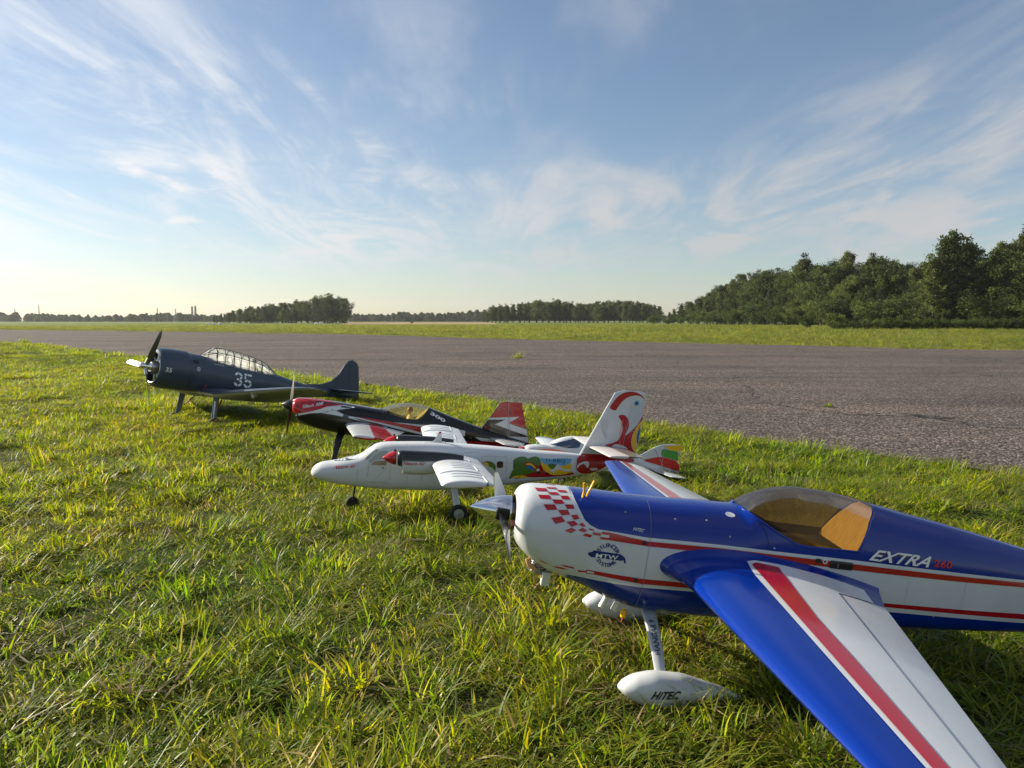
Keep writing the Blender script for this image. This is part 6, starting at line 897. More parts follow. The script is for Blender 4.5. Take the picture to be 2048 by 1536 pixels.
# ================ white twin-engined commuter model with painted birds
def build_otter():
    A = thing('model_aeroplane', 'white twin engined high wing model aeroplane with colourful parrot painted tail', 'model aeroplane', (-.352, 3.2, .231), (radians(-1.3), radians(3.1), radians(9)), GROUP)
    T = TR; fu = OTTER; G1 = lin(74, 112, 34); Y1 = lin(226, 184, 44); B1 = lin(34, 98, 176); R1 = lin(160, 24, 30); LN = lin(150, 152, 156)
    sm = smoothpoly; gx = [sm(T['to_green'], 2)]+[circle(c, r, 22) for c, r in (((.386, -.004), .022), ((.447, -.003), .021), ((.372, -.052), .024))]
    FM = mat('satin_foam_paint', attr=True, rough=.30, coat=.25, bump=.06, bscale=30, vary=.05, vscale=7, coatr=.15)
    loft_parts(fu, stations(fu, .006), 120, painter(WHITE, [], .006, .005, 1), [('fuselage', None, None)], A, FM)
    for q in strokes(T['to_lines'], .0014): sidemark('panel_line', fu, [q], mat('panel_grey', LN, .5), A, .0004, 0, .01)
    GP = lambda n_, c: mat('print_'+n_, c, .32, coat=.2)
    order = [('antiglare_panel', 'dark_grey', lin(78, 82, 80), [sm(T['to_nose'], 1)]), ('green_leaf', 'leaf_green', G1, gx), ('yellow_patch', 'mango', Y1, [sm(T['to_yelp'], 1)]), ('sky_patch', 'pale_sky', lin(92, 156, 200), [T['to_bluep']]), ('green_leaf', 'leaf_green', G1, [sm(T['to_grp'], 1)]), ('red_ribbon', 'parrot_red', R1, [sm(T['to_redp'], 1)]), ('yellow_patch', 'mango', Y1, [sm(T['to_yel2'], 1)]),
        ('parrot_wing', 'parrot_red', R1, [sm(T['to_arc'], 1)]), ('parrot_wing', 'mango', Y1, [sm(T['to_arcy'], 1)]), ('parrot_wing', 'parrot_blue', B1, [sm(T['to_arcb'], 1)]), ('parrot_face', 'clean_white', WHITE, [sm(T['to_face'], 1)]), ('white_bird', 'clean_white', WHITE, [sm(T['to_dove'], 1)]), ('parrot_beak', 'beak_black', lin(20, 20, 22), [sm(T['to_beak'], 1)]),
        ('green_roundel', 'leaf_green', G1, [sm(T['to_semi'], 1)]), ('yellow_patch', 'mango', Y1, [sm(T['to_semi_y'], 1)]), ('white_patch', 'clean_white', WHITE, [sm(T['to_semi_w'], 1)]), ('red_tail_patch', 'parrot_red', R1, [sm(T['to_redtail'], 1)]), ('white_hook', 'clean_white', WHITE, [sm(T['to_hook'], 1)]), ('white_patch', 'clean_white', WHITE, [sm(T['to_hook2'], 1)]), ('door_handle', 'beak_black', lin(30, 30, 32), [T['to_handle']])]
    for k, (nm, mn, c, ps) in enumerate(order):
        for j, p in enumerate(ps): sidemark(nm, fu, [p], GP(mn, c), A, .0005+.00012*k+.00003*j, 0, .012)
    sidemark('windscreen', fu, [T['to_shield']], mat('pale_window', lin(116, 126, 118), .08, coat=.5), A, .0010, 1); sidemark('side_window', fu, [T['to_shield2']], mat('pale_window2', lin(158, 164, 156), .1, coat=.5), A, .0008, 0)
    sidemark('side_window', fu, [T['to_cock']], mat('tan_window', lin(134, 122, 96), .08, coat=.6), A, .0014, 0); sidemark('cabin_window', fu, [T['to_win']], mat('brown_window', lin(74, 48, 34), .06, coat=.8), A, .0012, 1)
    # the same glazing on the far side
    for k, n_, mm in (('to_shield', 'windscreen', 'pale_window'), ('to_cock', 'side_window', 'tan_window'), ('to_win', 'cabin_window', 'brown_window')):
        o = sidemark(n_, fu, [T[k]], MATS[mm], A, .0012, 0); o.data.transform(Matrix.Scale(-1, 4, (0, 1, 0))); o.data.flip_normals()
    scr = mat('red_script', lin(186, 30, 44), .35); f = lambda a, b, c: on_side(fu, T[a][0], T[a][1], T[a][2], .0012)
    lettering('lettering', 'Nature Air', f('to_txt', 0, 0), scr, A, .45, .012); lettering('lettering', 'TI-BBQ', f('to_reg', 0, 0), BLACKINK, A, 0, .004)
    # wing, flaps, ribs
    foam = mat('satin_foam_paint'); dih = math.tan(radians(2)); ws = [(.03, 0, .198, .004, .15, .035, 0), (.25, 0, .198, .25*dih, .15, .035, 0), (.79, 0, .198, .79*dih, .14, .035, 0)]
    for s in (-1, 1):
        w = wing('wing', ws, foam, A, None, WHITE, n=34, x_to=.75, sign=s); wing('flap', [(.07,)+ws[0][1:], (.44, 0, .198, .44*dih, .147, .035, 0)], foam, w, None, WHITE, n=14, x_from=.76, sign=s, tip=False); wing('aileron', [(.445, 0, .198, .445*dih, .147, .035, 0), ws[2]], foam, w, None, WHITE, n=14, x_from=.76, sign=s)
        af = airfoil(60, .146, .035)[:60][::-1]
        def skin(fr, y): return (fr*.198, s*y, y*dih+.198*np.interp(fr, af[:, 0], af[:, 1]))
        for y, a, b, r in ((.36, .3, .72, .002), (.405, .3, .72, .002), (.45, .3, .72, .002), (.50, .3, .72, .002), (.60, .01, .74, .0038), (.66, .2, .74, .002), (.72, .2, .74, .002)):
            q = MB(); q.tube([skin(a+(b-a)*k/16, y) for k in range(17)], [r*.3]+[r]*15+[r*.3], 8); q.build('wing_rib', PWHITE, w)
        for y in (.2, .47, .74): q = MB(); q.tube([skin(.755, y-.08), skin(.755, y+.05)], .0022, 6); q.build('hinge_strip', PWHITE, w)
        nb, nf = fusbody('nacelle', [(-.131, .054, .000, .024, .028, 2, 2), (-.126, .057, -.003, .029, .027, 2.2, 2.2), (-.115, .058, -.006, .031, .025, 2.3, 2.2), (-.110, .058, -.031, .033, .012, 2.4, 2.6), (-.05, .057, -.035, .034, .010, 2.4, 2.6), (.014, .055, -.029, .031, .012, 2.4, 2.4), (.07, .051, -.004, .022, .022, 2.2, 2.2), (.125, .043, .022, .005, .034, 2, 2)], s*.24, mat('satin_foam_paint'), A, painter(WHITE, [(lin(38, 40, 44), [[(-.2, .0175), (.02, .019), (.2, .030), (.2, .2), (-.2, .2)], [(-.2, -.2), (-.1125, -.2), (-.1125, .2), (-.2, .2)]])], .003, .003), .004, 44)
        q = MB(); q.lathe([(-.190+.052*u, .0008+.0255*(1-(1-u)**1.8)) for u in np.linspace(0, 1, 12)]+[(-.136, .0262)], 26, (0, s*.24, .027), 'x', True, True); sp = q.build('spinner', PRED, A, True, 50)
        for k in range(3):
            a = radians(95+120*k); b = MB(); blade(b, (-.143, s*.24, .027), (0, cos(a), sin(a)) if k == 0 else (0, cos(a)*.9, sin(a)), (1, 0, 0), .008, .036, .014, .010, .12, 75, 60, 6); b.build('propeller_blade', mat('prop_dark_red', lin(60, 14, 18), .4), sp)
        if s < 0:
            def nfn(u, v): x = -.111+.086*u; z = .0052+.001*u+.0125*v; return (x, -.24-float(nf.half(x, z))-.0012, z)
            lettering('lettering', 'Nature Air', nfn, scr, A, .45, .012)
    # undercarriage
    for s in (-1, 1):
        legplate('gear_leg', A, (.106, s*.045, -.112), (.114, s*.182, -.185), .028, .026, .010, PWHITE, (.108, s*.14, -.12)); wheel(A, (.120, s*.195, -.198), .037, .024, .5)
        q = MB(); q.tube([(.12, s*.165, -.198), (.12, s*.21, -.198)], .004, 8); q.build('axle', STEEL, A)
    q = MB(); q.tube([(-.296, 0, -.118), (-.299, 0, -.150), (-.303, 0, -.182)], [.005, .0045, .004], 10); q.build('nose_strut', BLACK, A); q = MB()
    for s in (-1, 1): q.tube([(-.302, 0, -.178), (-.304, s*.016, -.186), (-.306, s*.016, -.203)], .0028, 8)
    q.build('nose_fork', BLACK, A); wheel(A, (-.306, 0, -.203), .028, .019, .4, hubm=BLACK)
    # tail
    fin = [tuple(p) for p in T['to_fin']]; plate('fin', fin[:-1]+[(.885, .0), (.80, .0), (.70, .015)], .013, PWHITE, A)
    y = -.0071; yb = .0071
    for nm, keys, mm, k in (('fin_marking', ['tf_red1', 'tf_red2'], PRED, 0), ('fin_marking', ['tf_yel'], YELP, 1), ('fin_marking', ['tf_blue'], mat('blue_print', lin(32, 96, 170), .35), 2), ('fin_marking', ['tf_white'], PWHITE, 3)):
        flatmark(nm, [T[q] for q in keys], y-.0003*k, mm, A, 1, yb+.0003*k)
    e = T['tf_eye'][0]
    for r, mm, k in ((.0115, LBLUE, 1), (.0085, mat('mid_blue_print', lin(60, 110, 150), .4), 2), (.0045, INK, 3)): flatmark('fin_eye', [circle(e, r)], y-.0003*k, mm, A, 0, yb+.0003*k)
    flatmark('fin_lines', strokes(T['tf_lines'], .0011), y-.0003, mat('grey_lines', lin(150, 164, 178), .4), A, 0, yb+.0003); flatmark('rudder_gap', strokes([[(.872, .245), (.842, .07)]], .0012), y-.0012, mat('grey_lines'), A, 0)
    for s in (-1, 1):
        ts = [(.006, .690, .155, .060, .08, 0, 0), (.30, .694, .152, .062, .08, 0, 0)]; w = wing('tailplane', ts, foam, A, None, lin(206, 200, 198), n=20, x_to=.55, sign=s); wing('elevator', ts, foam, w, None, lin(120, 112, 110), n=12, x_from=.56, sign=s)
    q = MB(); q.tube([(.822, -.04, .068), (.815, -.035, .112), (.835, -.012, .185)], .0016, 6); q.build('rudder_pushrod', ORANGE, A); q = MB(); q.tube([(.83, -.08, .020), (.826, -.08, .062)], .0016, 6); q.build('elevator_pushrod', STEEL, A)
    a = T['to_ant']; plate('antenna_fin', [(a[0][0], .058), (.012, .0635), a[1], a[2], a[3], (.0545, .064), (.054, .056)], .006, PWHITE, A); plate('antenna_tip', [(.0372, .0975), (.0412, .1055), (.0500, .1060), (.0510, .0975)], .0075, PRED, A)
    q = MB(); q.box((.024, 0, .0605), (.045, .014, .0012)); q.build('antenna_base', PWHITE, A, False)
build_otter()

# ================ black, red and white aerobatic model with a pilot
def build_sbach():
    A = thing('model_aeroplane', 'black red and white model aeroplane with pilot figure under tinted canopy', 'model aeroplane', (-1.2, 4.2, .25), (radians(-2), radians(8), radians(10)), GROUP); T = TR; fu = SBACH; BK = lin(22, 22, 25); R1 = lin(172, 26, 34)
    sill = T['sb_sill']+[(.735, .3), (.45, .3)]
    loft_parts(fu, stations(fu, .005), 150, painter(BK, [(R1, [[(-.1, .040), (.10, .06), (.10, .3), (-.1, .3)]])], .005, .004, 2), [('canopy', lambda c: inpoly(c[:, 0], c[:, 2], sill), glass('tinted_canopy', (.80, .74, .44), 1.45, .03, .4, .08)), ('cowl', lambda c: c[:, 0] < .135, None), ('fuselage', None, None)], A, GLOSS)
    for k, (nm, mm, ps) in enumerate((('white_bolt', PWHITE, T['sb_white']), ('red_cowl_panel', PRED, T['sb_red']), ('red_stripe', PRED, T['sb_red2']), ('red_belly_panel', PRED, [(.80, -.010), (.95, .0), (1.1, .012), (1.30, .014), (1.30, -.008), (1.0, -.02), (.80, -.026)]), ('black_stripe', mat('black_gloss', BK, .15, coat=.5), T['sb_blk2']), ('white_stripe', PWHITE, [(1.04, .012), (1.30, .014), (1.30, .024), (1.0, .030)]))):
        sidemark(nm, fu, [ps], mm, A, .0006+.0003*k, 0, .012, True)
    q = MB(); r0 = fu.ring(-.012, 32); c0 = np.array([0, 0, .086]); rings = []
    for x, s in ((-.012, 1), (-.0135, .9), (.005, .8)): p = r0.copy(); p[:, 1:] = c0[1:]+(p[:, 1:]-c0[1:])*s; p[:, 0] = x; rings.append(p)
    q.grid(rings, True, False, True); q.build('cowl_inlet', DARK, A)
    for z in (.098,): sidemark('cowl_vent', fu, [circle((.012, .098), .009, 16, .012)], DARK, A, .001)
    q = MB(); q.lathe([(-.075+.058*u, .0008+.031*(1-(1-u)**1.9)) for u in np.linspace(0, 1, 14)]+[(-.015, .032)], 28, (0, 0, .085), 'x', True, True); q.build('spinner', BLACK, A, True, 50)
    for s in (-1, 1): b = MB(); blade(b, (-.028, 0, .085), (0, .04*s, s), (1, 0, 0), .012, .172, .026, .014, .10, 55, 18); b.build('propeller_blade', mat('prop_brown', lin(96, 62, 40), .3, coat=.4) if s < 0 else mat('prop_grey', lin(120, 112, 100), .3, coat=.4), A)
    # cockpit floor and pilot bust
    q = MB(); rings = []
    for k in range(16): x = .47+.22*k/15; h = float(fu.half(x, .075))-.003; rings.append([(x, -h+2*h*j/6, .075) for j in range(7)])
    q.grid(rings, False); q.build('cockpit_floor', mat('cockpit_tan2', lin(150, 140, 92), .7, vary=.2), A, False, None)
    q = MB(); rings = []
    for k in range(10): z = .076+(.158-.076)*k/9; x = .672+(z-.0939)*.80; h = max(float(fu.half(x, z))-.003, .003); rings.append([(x, -h+2*h*j/8, z) for j in range(9)])
    q.grid(rings, False); q.build('cockpit_bulkhead', mat('cockpit_tan2'), A, False, None)
    px, pz = .622, .128
    pb = MB(); pb.grid([[(px+dx+rx*cos(t), ry*sin(t), z) for t in np.linspace(0, 2*pi, 20, endpoint=False)] for z, rx, ry, dx in ((.078, .020, .036, .008), (.090, .021, .038, .007), (.099, .017, .032, .006), (.105, .011, .017, .005), (.110, .008, .009, .003), (.116, .0085, .009, .001))], True, True, True); P_ = pb.build('pilot_bust', mat('pilot_jacket', lin(206, 190, 160), .7), A)
    hd = MB(); hd.grid([[(px-.001+dx+rx*cos(t), ry*sin(t), z) for t in np.linspace(0, 2*pi, 20, endpoint=False)] for z, rx, ry, dx in ((.113, .007, .007, .0), (.118, .0115, .010, -.002), (.125, .0135, .0115, -.002), (.132, .014, .012, -.001), (.139, .0135, .0115, 0), (.146, .011, .0095, .001), (.150, .005, .005, .001))], True, True, True)
    hd.tube([(px-.014, 0, .131), (px-.0195, 0, .1265), (px-.015, 0, .1245)], [.0015, .0028, .0022], 8); hd.build('head', mat('pilot_skin', lin(206, 150, 112), .5), P_)
    hm = MB(); rings = []
    for k in range(9):
        u = k/8; a = pi/2*u; rings.append([(px+.003+.0165*cos(a)*cos(t), .0145*cos(a)*sin(t), .131+.023*sin(a)) for t in np.linspace(0, 2*pi, 22, endpoint=False)])
    hm.grid(rings, True, False, True); hm.build('helmet', mat('pilot_helmet', lin(98, 52, 40), .4), P_)
    for s in (-1, 1): q = MB(); q.lathe([(0, .006), (s*.003, .0055), (s*.004, .002)], 14, (px+.004, s*.0125, .129), 'y', True, True); q.build('earpiece', mat('pilot_helmet_dark', lin(60, 34, 28), .5), P_)
    q = MB(); q.tube([(px-.014, -.009, .134), (px-.0155, 0, .1345), (px-.014, .009, .134)], .0022, 8); q.build('goggles', BLACK, P_)
    lettering('lettering', '300', on_side(fu, T['sb_300'][0], T['sb_300'][1], T['sb_300'][2], .0015), SILVER, A, 0, .04); lettering('lettering', 'SBach 300', on_side(fu, (.045, .083), (.150, .112), (.041, .098), .0012), SILVER, A, .3, .015)
    sidemark('emblem', fu, [circle((.277, .066), .016, 18, .012)], mat('grey_emblem', lin(70, 74, 82), .35), A, .0012)
    def wp(V, rings, nr):
        ay = np.abs(V[:, 1]); x = V[:, 0]; c = np.tile(np.array(WHITE), (len(V), 1)); red = [(.40, -.05), (.47, -.05), (.58, -.7), (.44, -.7)]; c[inpoly(x, -ay, red)] = R1; tp = np.tile((np.arange(nr) > nr//2), len(rings)); c[tp] = R1; c[(x < .300+.107*(ay-.08)) & tp] = BK; return c
    for s in (-1, 1):
        ws = [(.070, .278, .335, .018, .15, 0, 0), (.60, .332, .170, .022, .13, 0, 0)]; w = wing('wing', ws, GLOSS, A, wp, n=40, x_to=.70, sign=s); wing('aileron', [(.12, .283, .319, .0185, .148, 0, 0), ws[1]], GLOSS, w, wp, n=16, x_from=.71, sign=s)
        ts = [(.006, 1.085, .185, .030, .08, 0, 0), (.29, 1.125, .125, .030, .08, 0, 0)]; w = wing('tailplane', ts, GLOSS, A, None, WHITE, n=20, x_to=.55, sign=s); wing('elevator', ts, GLOSS, w, None, WHITE, n=12, x_from=.57, sign=s)
        legplate('gear_leg', A, (.262, s*.035, -.036), (.243, s*.188, -.185), .042, .026, .008, BLACK, (.255, s*.13, -.05)); wheel(A, (.230, s*.205, -.197), .031, .020, .4, hubm=BLACK)
    fin = [tuple(p) for p in T['sb_fin']]; plate('fin', fin+[(1.30, -.012), (1.1, .02)], .012, mat('black_gloss', BK, .15, coat=.5), A); y, yb = -.0066, .0066
    flatmark('fin_marking', [T['sb_fin_red'], T['sb_fin_red2']], y, PRED, A, 0, yb); flatmark('fin_marking', [T['sb_fin_white'], T['sb_fin_white2']], y-.0003, PWHITE, A, 0, yb+.0003); flatmark('rudder_gap', strokes([[(1.178, .245), (1.197, .02)]], .002), y-.0006, mat('grey_lines'), A, 0)
    q = MB(); q.tube([(1.075, -.01, .225), (1.19, -.014, .2), (1.2, -.03, .045)], .0014, 6); q.build('rudder_wire', STEEL, A)
    q = MB(); q.tube([(1.19, -.02, -.01), (1.25, -.02, -.075)], .004, 8); q.build('tail_strut', STEEL, A); wheel(A, (1.255, -.02, -.078), .016, .011, name='tail_wheel')
    q = MB(); q.tube([(.968, -.05, .020), (.985, -.05, .020)], [.010, .010], 10); q.build('pull_switch', BLACK, A)
build_sbach()

# ================ dark blue dive bomber model
def build_dauntless():
    A = thing('model_aeroplane', 'dark navy blue dive bomber model with long framed canopy and number 35', 'model aeroplane', (-2.775, 5.93, .43), (0, radians(10), radians(50)), GROUP); T = TR; fu = DAUNT; UG = lin(206, 204, 182); LN = lin(30, 38, 48)
    belly = [(-.1, -.1515), (.11, -.1400), (.25, -.142), (.36, -.140), (.56, -.128), (.8, -.118), (1.1, -.092), (1.5, -.066), (2.1, -.04), (2.1, -.4), (-.1, -.4)]
    pan = [[(.238, -.16), (.238, .2)], [(.36, -.13), (.36, .14)], [(.47, -.12), (.47, .10)], [(.95, -.1), (.95, .08)], [(1.2, -.09), (1.2, .06)], [(1.45, -.06), (1.45, .03)]]
    P_ = painter(NAVY, [(UG, [belly]), (LN, strokes(pan, .004))], .007, .006, 3); DM = mat('satin_navy_paint', attr=True, rough=.36, coat=.15, bump=.05, bscale=12, vary=.10, vscale=4, coatr=.2)
    loft_parts(fu, np.concatenate([np.linspace(0, .05, 12)[:-1], stations(fu, .0075, .05, 2.0)]), 150, P_, [('cowl', lambda c: c[:, 0] < .238, None), ('fuselage', None, None)], A, DM)
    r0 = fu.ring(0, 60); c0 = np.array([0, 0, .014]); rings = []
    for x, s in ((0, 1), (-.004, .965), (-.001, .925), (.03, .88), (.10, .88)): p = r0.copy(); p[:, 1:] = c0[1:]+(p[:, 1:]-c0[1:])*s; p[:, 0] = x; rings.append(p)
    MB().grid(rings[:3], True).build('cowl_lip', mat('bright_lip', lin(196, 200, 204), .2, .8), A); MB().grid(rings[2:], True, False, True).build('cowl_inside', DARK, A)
    q = MB(); q.lathe([(-.02, .012), (-.02, .040), (.02, .052), (.06, .052)], 26, (0, 0, .014), 'x', True); q.build('crankcase', STEEL, A)
    for k in range(9):
        a = 2*pi*k/9+.2; q = MB(); d = Vector((0, cos(a), sin(a)))
        for j in range(5): q.tube([Vector((.045, 0, .014))+d*(.052+.011*j), Vector((.045, 0, .014))+d*(.057+.011*j)], .020-.0015*j, 10)
        q.tube([Vector((.045, 0, .014))+d*.05, Vector((.045, 0, .014))+d*.108], .013, 10); q.build('engine_cylinder', STEEL, A)
    q = MB(); q.lathe([(-.105, .006), (-.10, .018), (-.075, .024), (-.03, .026), (-.01, .034)], 24, (0, 0, .014), 'x', True); q.build('propeller_hub', CHROME, A)
    for k, an in enumerate((33, 153, 273)):
        a = radians(an); b = MB(); blade(b, (-.055, 0, .014), (0, -sin(a), cos(a)), (1, 0, 0), .015, .335, .052, .034, .10, 48, 16, 12); o = b.build('propeller_blade', mat('prop_metal', lin(92, 94, 96), .28, .8), A); b = MB(); b.tube([Vector((-.055, 0, .014))+Vector((0, -sin(a), cos(a)))*.012, Vector((-.055, 0, .014))+Vector((0, -sin(a), cos(a)))*.075], [.017, .012], 12); b.build('blade_root', STEEL, o)
    # framed greenhouse canopy: panes and bars one by one
    top = np.array(T['sbd_can']); xs = [.383, .480, .552, .632, .700, .775, .838, .905, .975, 1.060]
    def sec(x):
        zt = float(np.interp(x, top[:, 0], top[:, 1])); zb = float(fu.at(x)[0])-.030; hb = float(fu.half(x, zb))*.98; ht = hb*.62; zm = zb+(zt-zb)*.66; hm = hb*.90
        return [(x, -hb, zb), (x, -hm, zm), (x, -ht*.80, zt-.004), (x, 0, zt+.001), (x, ht*.80, zt-.004), (x, hm, zm), (x, hb, zb)]
    GL = glass('clear_canopy', (.92, .94, .93), 1.5, .02, 1.0, .30); FR = mat('canopy_frame', lin(38, 48, 62), .4)
    for i in range(len(xs)-1):
        a, b = sec(xs[i]), sec(xs[i+1])
        if i == 0: a = [(xs[0], p[1]*.55, max(float(fu.at(xs[0])[0])-.03, min(p[2], float(fu.at(xs[0])[0])+.004))) for p in a]
        for j in range(6): MB().add([a[j], b[j], b[j+1], a[j+1]], [(0, 1, 2, 3)]).build('canopy_pane', GL, A, False, None)
        if i: q = MB(); q.tube(a, .0046 if i in (1, 3, 5, 7) else .0030, 6); q.build('canopy_bar', FR, A)
        for j in (1, 2, 4, 5): q = MB(); q.tube([a[j], b[j]], .0028, 6); q.build('canopy_bar', FR, A)
    q = MB(); q.box((.72, 0, .075), (.30, .055, .006)); q.build('cockpit_floor', mat('cockpit_green', lin(96, 104, 84), .8), A, False)
    for x in (.60, .86):
        pb = MB(); pb.grid([[(x+rx*cos(t), ry*sin(t), z) for t in np.linspace(0, 2*pi, 16, endpoint=False)] for z, rx, ry in ((.08, .030, .05), (.115, .032, .055), (.135, .022, .036), (.145, .013, .015), (.152, .016, .015), (.168, .021, .018), (.184, .019, .017), (.194, .009, .008))], True, True, True); pb.build('crew_bust', mat('crew_khaki', lin(150, 146, 126), .7), A)
    # markings: stencil 35, small 35, roundel, panels
    o_, e_, h_ = np.array((.622, -.058)), np.array((.792, -.066)), np.array((.625, .060))
    W = mat('white_stencil', lin(226, 232, 236), .5); fn = on_side(fu, o_, e_, h_, .0022)
    def stencil(polys): 
        mb = MB()
        for p in polys:
            bm = bmesh.new(); bm.faces.new([bm.verts.new((a, b, 0)) for a, b in p]); bmesh.ops.triangulate(bm, faces=bm.faces[:])
            for c in np.arange(.05, 1, .08):
                bmesh.ops.bisect_plane(bm, geom=bm.verts[:]+bm.edges[:]+bm.faces[:], plane_co=(c, 0, 0), plane_no=(1, 0, 0)); bmesh.ops.bisect_plane(bm, geom=bm.verts[:]+bm.edges[:]+bm.faces[:], plane_co=(0, c, 0), plane_no=(0, 1, 0))
            bm.verts.index_update(); mb.add([fn(v.co.x, v.co.y) for v in bm.verts], [tuple(v.index for v in f.verts) for f in bm.faces]); bm.free()
        return mb.build('stencil_number', W, A, True, None)
    def ringseg(cx, cy, rx, ry, a0, a1, tx=.10, ty=.165):
        A_ = [radians(a0+(a1-a0)*k/6) for k in range(7)]; return [(cx+rx*cos(t), cy+ry*sin(t)) for t in A_]+[(cx+(rx-tx)*cos(t), cy+(ry-ty)*sin(t)) for t in A_[::-1]]
    cx = .23
    segs = [ringseg(cx, .74, .22, .26, 95, 172), ringseg(cx, .74, .22, .26, 10, 84), ringseg(cx, .74, .22, .26, -62, -6), [(.12, .44), (.27, .44), (.27, .57), (.12, .57)], ringseg(cx, .27, .23, .27, 2, 70), ringseg(cx, .27, .23, .27, -82, -8), ringseg(cx, .27, .23, .27, -172, -95)]
    cx = .765
    segs += [[(.56, .86), (.72, .86), (.72, 1.0), (.56, 1.0)], [(.76, .86), (.985, .86), (.985, 1.0), (.76, 1.0)], [(.56, .60), (.645, .60), (.645, .82), (.56, .82)], ringseg(cx, .30, .23, .30, 20, 84), ringseg(cx, .30, .23, .30, 96, 150), ringseg(cx, .30, .23, .30, -66, 8), ringseg(cx, .30, .23, .30, -168, -80)]
    for s_ in segs: stencil([s_])
    lettering('lettering', '35', on_side(fu, (.030, -.012), (.078, -.016), (.030, .022), .0016), W, A, .1, .01); sidemark('roundel', fu, [circle((.300, .040), .016, 20, .018)], mat('pale_roundel', lin(176, 184, 190), .5), A, .0016); lettering('lettering', '5', on_side(fu, (.294, .032), (.306, .030), (.295, .048), .0026), mat('navy_stencil', NAVY, .5), A, 0, .01)
    for p in T['sbd_marks']: sidemark('stencil_note', fu, [p], mat('pale_note', lin(170, 180, 190), .5), A, .0016)
    sidemark('exhaust_shield', fu, [[(.255, .085), (.305, .080), (.305, .105), (.255, .110)]], mat('exhaust_black', (.02, .022, .026), .6), A, .003)
    # wings: flat centre section, raised outer panels
    def wp(V, rings, nr):
        tp = np.tile((np.arange(nr) > nr//2), len(rings)); c = np.tile(np.array(NAVY), (len(V), 1)); c[tp] = UG; return c
    for s in (-1, 1):
        dz = math.tan(radians(7)); ws = [(.10, .330, .60, -.135, .14, .02, 2), (.30, .350, .57, -.140, .14, .02, 2)]; w = wing('wing_centre', ws, DM, A, wp, n=30, sign=s, tip=False)
        out = [(.302, .352, .568, -.140, .13, .02, 2), (.75, .415, .45, -.140+.45*dz, .12, .02, 2), (1.05, .462, .36, -.140+.75*dz, .11, .02, 2), (1.18, .495, .28, -.14+.88*dz, .10, .02, 2), (1.235, .53, .20, -.14+.935*dz, .09, .02, 2), (1.26, .57, .11, -.14+.96*dz, .07, .02, 2)]
        wo = wing('wing', out, DM, A, wp, n=30, sign=s, x_to=.78); wing('dive_flap', [(.302, .352, .568, -.140, .13, .02, 2), (.75, .415, .45, -.140+.45*dz, .12, .02, 2)], DM, wo, wp, n=10, x_from=.79, sign=s, tip=False); wing('aileron', [out[1]]+out[2:5], DM, wo, wp, n=10, x_from=.79, sign=s)
        q = MB(); q.tube([(.47, s*.72, -.11), (.44, s*.72, -.125)], [.016, .019], 14); lamp = q.build('landing_lamp', mat('lamp_housing', lin(190, 190, 186), .3, .5), A)
        q = MB(); q.tube([(.60, s*1.16, -.062), (.53, s*1.16, -.05)], .003, 6); q.build('pitot', STEEL, A) if s < 0 else bpy.data.meshes
        legplate('gear_leg', A, (.405, s*.27, -.150), (.395, s*.29, -.335), .052, .044, .012, mat('gear_grey', lin(120, 128, 132), .4), None); q = MB(); q.tube([(.392, s*.29, -.20), (.390, s*.295, -.385)], [.010, .008], 10); q.build('oleo_strut', STEEL, A); wheel(A, (.390, s*.322, -.385), .058, .036, .45, hubm=BLACK)
        q = MB(); q.tube([(.50, s*.20, -.15), (.43, s*.27, -.26)], [.005, .005], 8); q.build('drag_brace', mat('red_strap', lin(150, 28, 34), .5), A)
        ts = [(.02, 1.66, .27, .020, .08, 0, 0), (.30, 1.70, .22, .020, .08, 0, 0), (.40, 1.74, .15, .020, .07, 0, 0), (.43, 1.79, .07, .020, .07, 0, 0)]; w = wing('tailplane', ts, DM, A, None, NAVY, n=20, x_to=.6, sign=s); wing('elevator', ts[:3], DM, w, None, NAVY, n=12, x_from=.61, sign=s)
    q = MB(); q.tube([(.40, -.115, -.06), (.36, -.150, -.105), (.33, -.155, -.135), (.36, -.16, -.165)], [.004]*4, 8); q.build('safety_ribbon', mat('red_strap'), A)
    fin = [tuple(p) for p in T['sbd_fin']]; plate('fin', [(1.36, .012)]+fin[1:]+[(1.98, -.045), (1.90, -.035), (1.6, -.01)], .018, mat('satin_navy', NAVY, .38, coat=.15, vary=.08, vscale=4), A); flatmark('rudder_gap', strokes([[(1.862, .305), (1.905, -.03)]], .004), -.0095, mat('gap_dark', LN, .6), A, 0)
    q = MB(); q.tube([(1.86, 0, -.04), (1.90, 0, -.082)], .007, 8); q.build('tail_strut', STEEL, A); wheel(A, (1.905, 0, -.085), .020, .015, name='tail_wheel')
    q = MB(); q.tube([(.53, 0, .24), (.535, 0, .30)], .002, 6); q.build('aerial', STEEL, A)
build_dauntless()

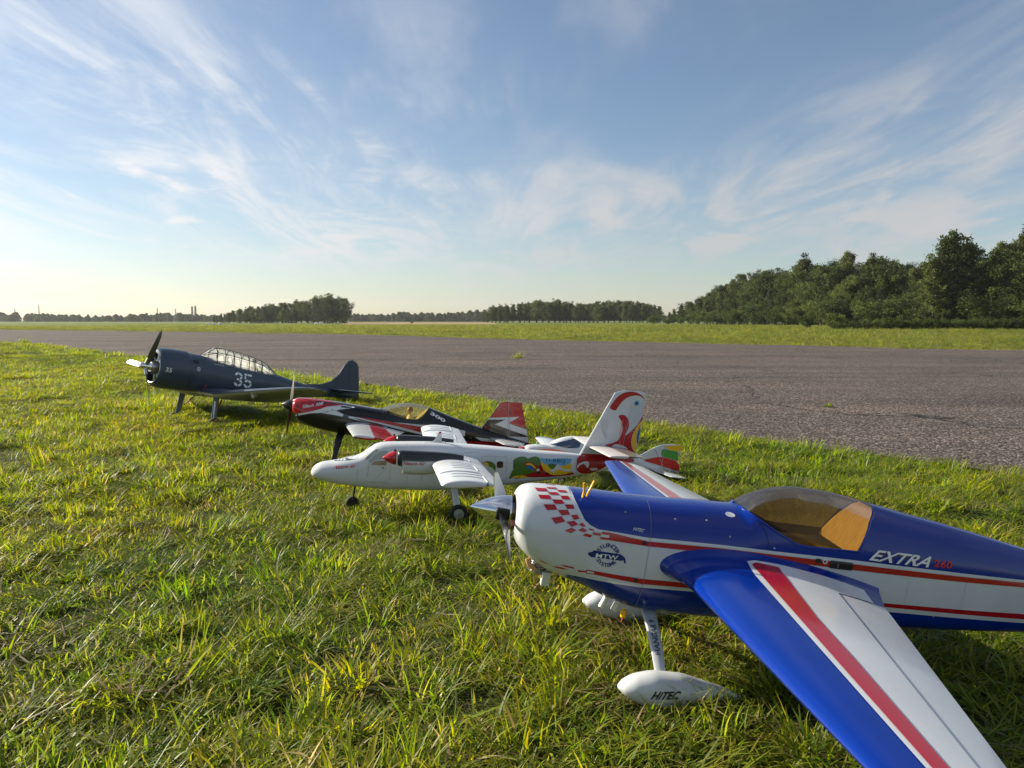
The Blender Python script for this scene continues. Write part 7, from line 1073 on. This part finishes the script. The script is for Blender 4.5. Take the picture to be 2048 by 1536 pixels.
# ================ small white sport model half hidden behind the commuter
def build_sport():
    A = thing('model_aeroplane', 'small white sport model with yellow green and red fin, half hidden behind the twin', 'model aeroplane', (.4, 3.9, .15), (0, radians(8), radians(12)), GROUP); T = TR; fu = SPORT; R1 = lin(196, 40, 40)
    chk = [[(x, z), (x+.012, z), (x+.012, z-.012), (x, z-.012)] for i, x in enumerate(np.arange(.16, .48, .012)) for j, z in enumerate((-.070, -.082)) if (i+j) % 2 == 0]
    lay = [(lin(226, 120, 84), [smoothpoly(T['f_str'], 1)]), (R1, [[(.10, -.012), (.30, -.010), (.20, -.035), (.0, -.03)], [(-.1, -.066), (.2, -.062), (.3, -.068), (-.05, -.080)]]+chk)]
    sill = T['f_sill']; FM = mat('satin_foam_paint')
    loft_parts(fu, stations(fu, .005), 100, painter(WHITE, lay, .005, .004, 2), [('canopy', lambda c: inpoly(c[:, 0], c[:, 2], sill), mat('dark_blue_canopy', lin(34, 62, 92), .08, coat=.8)), ('fuselage', None, None)], A, FM)
    fin = [tuple(p) for p in T['f_fin']]; plate('fin', fin[:6]+fin[6:], .008, PWHITE, A, 0, .35, 1)
    for k, mm in (('f_yel', YELP), ('f_grn', mat('leaf_green_print', lin(74, 150, 64), .35)), ('f_red', mat('scarlet_print', lin(200, 44, 40), .35))): flatmark('fin_marking', [T[k]], -.0046, mm, A, 1, .0046)
    flatmark('rudder_gap', strokes([[(.405, .055), (.395, -.10)]], .002), -.0052, mat('grey_lines'), A, 0); q = MB(); q.tube([(.35, -.008, .03), (.385, -.010, -.02), (.40, -.02, -.05)], .0012, 6); q.build('control_wire', STEEL, A)
    for s in (-1, 1):
        wing('wing', [(.03, -.20, .20, -.055, .13, .02, 0), (.46, -.175, .14, -.035, .12, .02, 0)], FM, A, None, WHITE, n=24, sign=s); wing('tailplane', [(.006, .33, .13, -.075, .07, 0, 0), (.20, .37, .085, -.075, .07, 0, 0)], FM, A, None, lin(190, 200, 206), n=16, sign=s)
        legplate('gear_leg', A, (-.15, s*.02, -.095), (-.165, s*.11, -.155), .016, .012, .004, STEEL); wheel(A, (-.165, s*.118, -.160), .022, .014, .4)
    q = MB(); q.lathe([(-.385+.042*u, .0005+.021*(1-(1-u)**1.9)) for u in np.linspace(0, 1, 10)], 20, (0, 0, -.051), 'x', True, True); q.build('spinner', PRED, A)
    for s in (-1, 1): b = MB(); blade(b, (-.352, 0, -.051), (0, s, .1*s), (1, 0, 0), .008, .12, .018, .010, .1, 50, 18, 6); b.build('propeller_blade', BLACK, A)
    q = MB(); q.tube([(-.285, -.005, -.02), (-.283, -.005, .018)], [.004, .0015], 8); q.build('aerial', mat('mint_plastic', lin(130, 200, 180), .4), A)
build_sport()

# ---------------------------------------------------------------- evening air
def haze():
    o = MB().box((0, 700, 14.5), (1100, 790, 16.5)).build('haze', None, None, False, None); o['kind'] = 'stuff'; o['label'] = 'thin pale evening haze over the airfield'; o['category'] = 'haze'
    m = bpy.data.materials.new('haze_air'); m.use_nodes = True; nt = m.node_tree; nt.nodes.remove(nt.nodes['Principled BSDF']); v = nt.nodes.new('ShaderNodeVolumePrincipled'); v.inputs['Color'].default_value = (.92, .95, 1, 1); v.inputs['Density'].default_value = .00016; v.inputs['Anisotropy'].default_value = .35
    nt.links.new(v.outputs[0], nt.nodes['Material Output'].inputs['Volume']); o.data.materials.append(m)
haze()
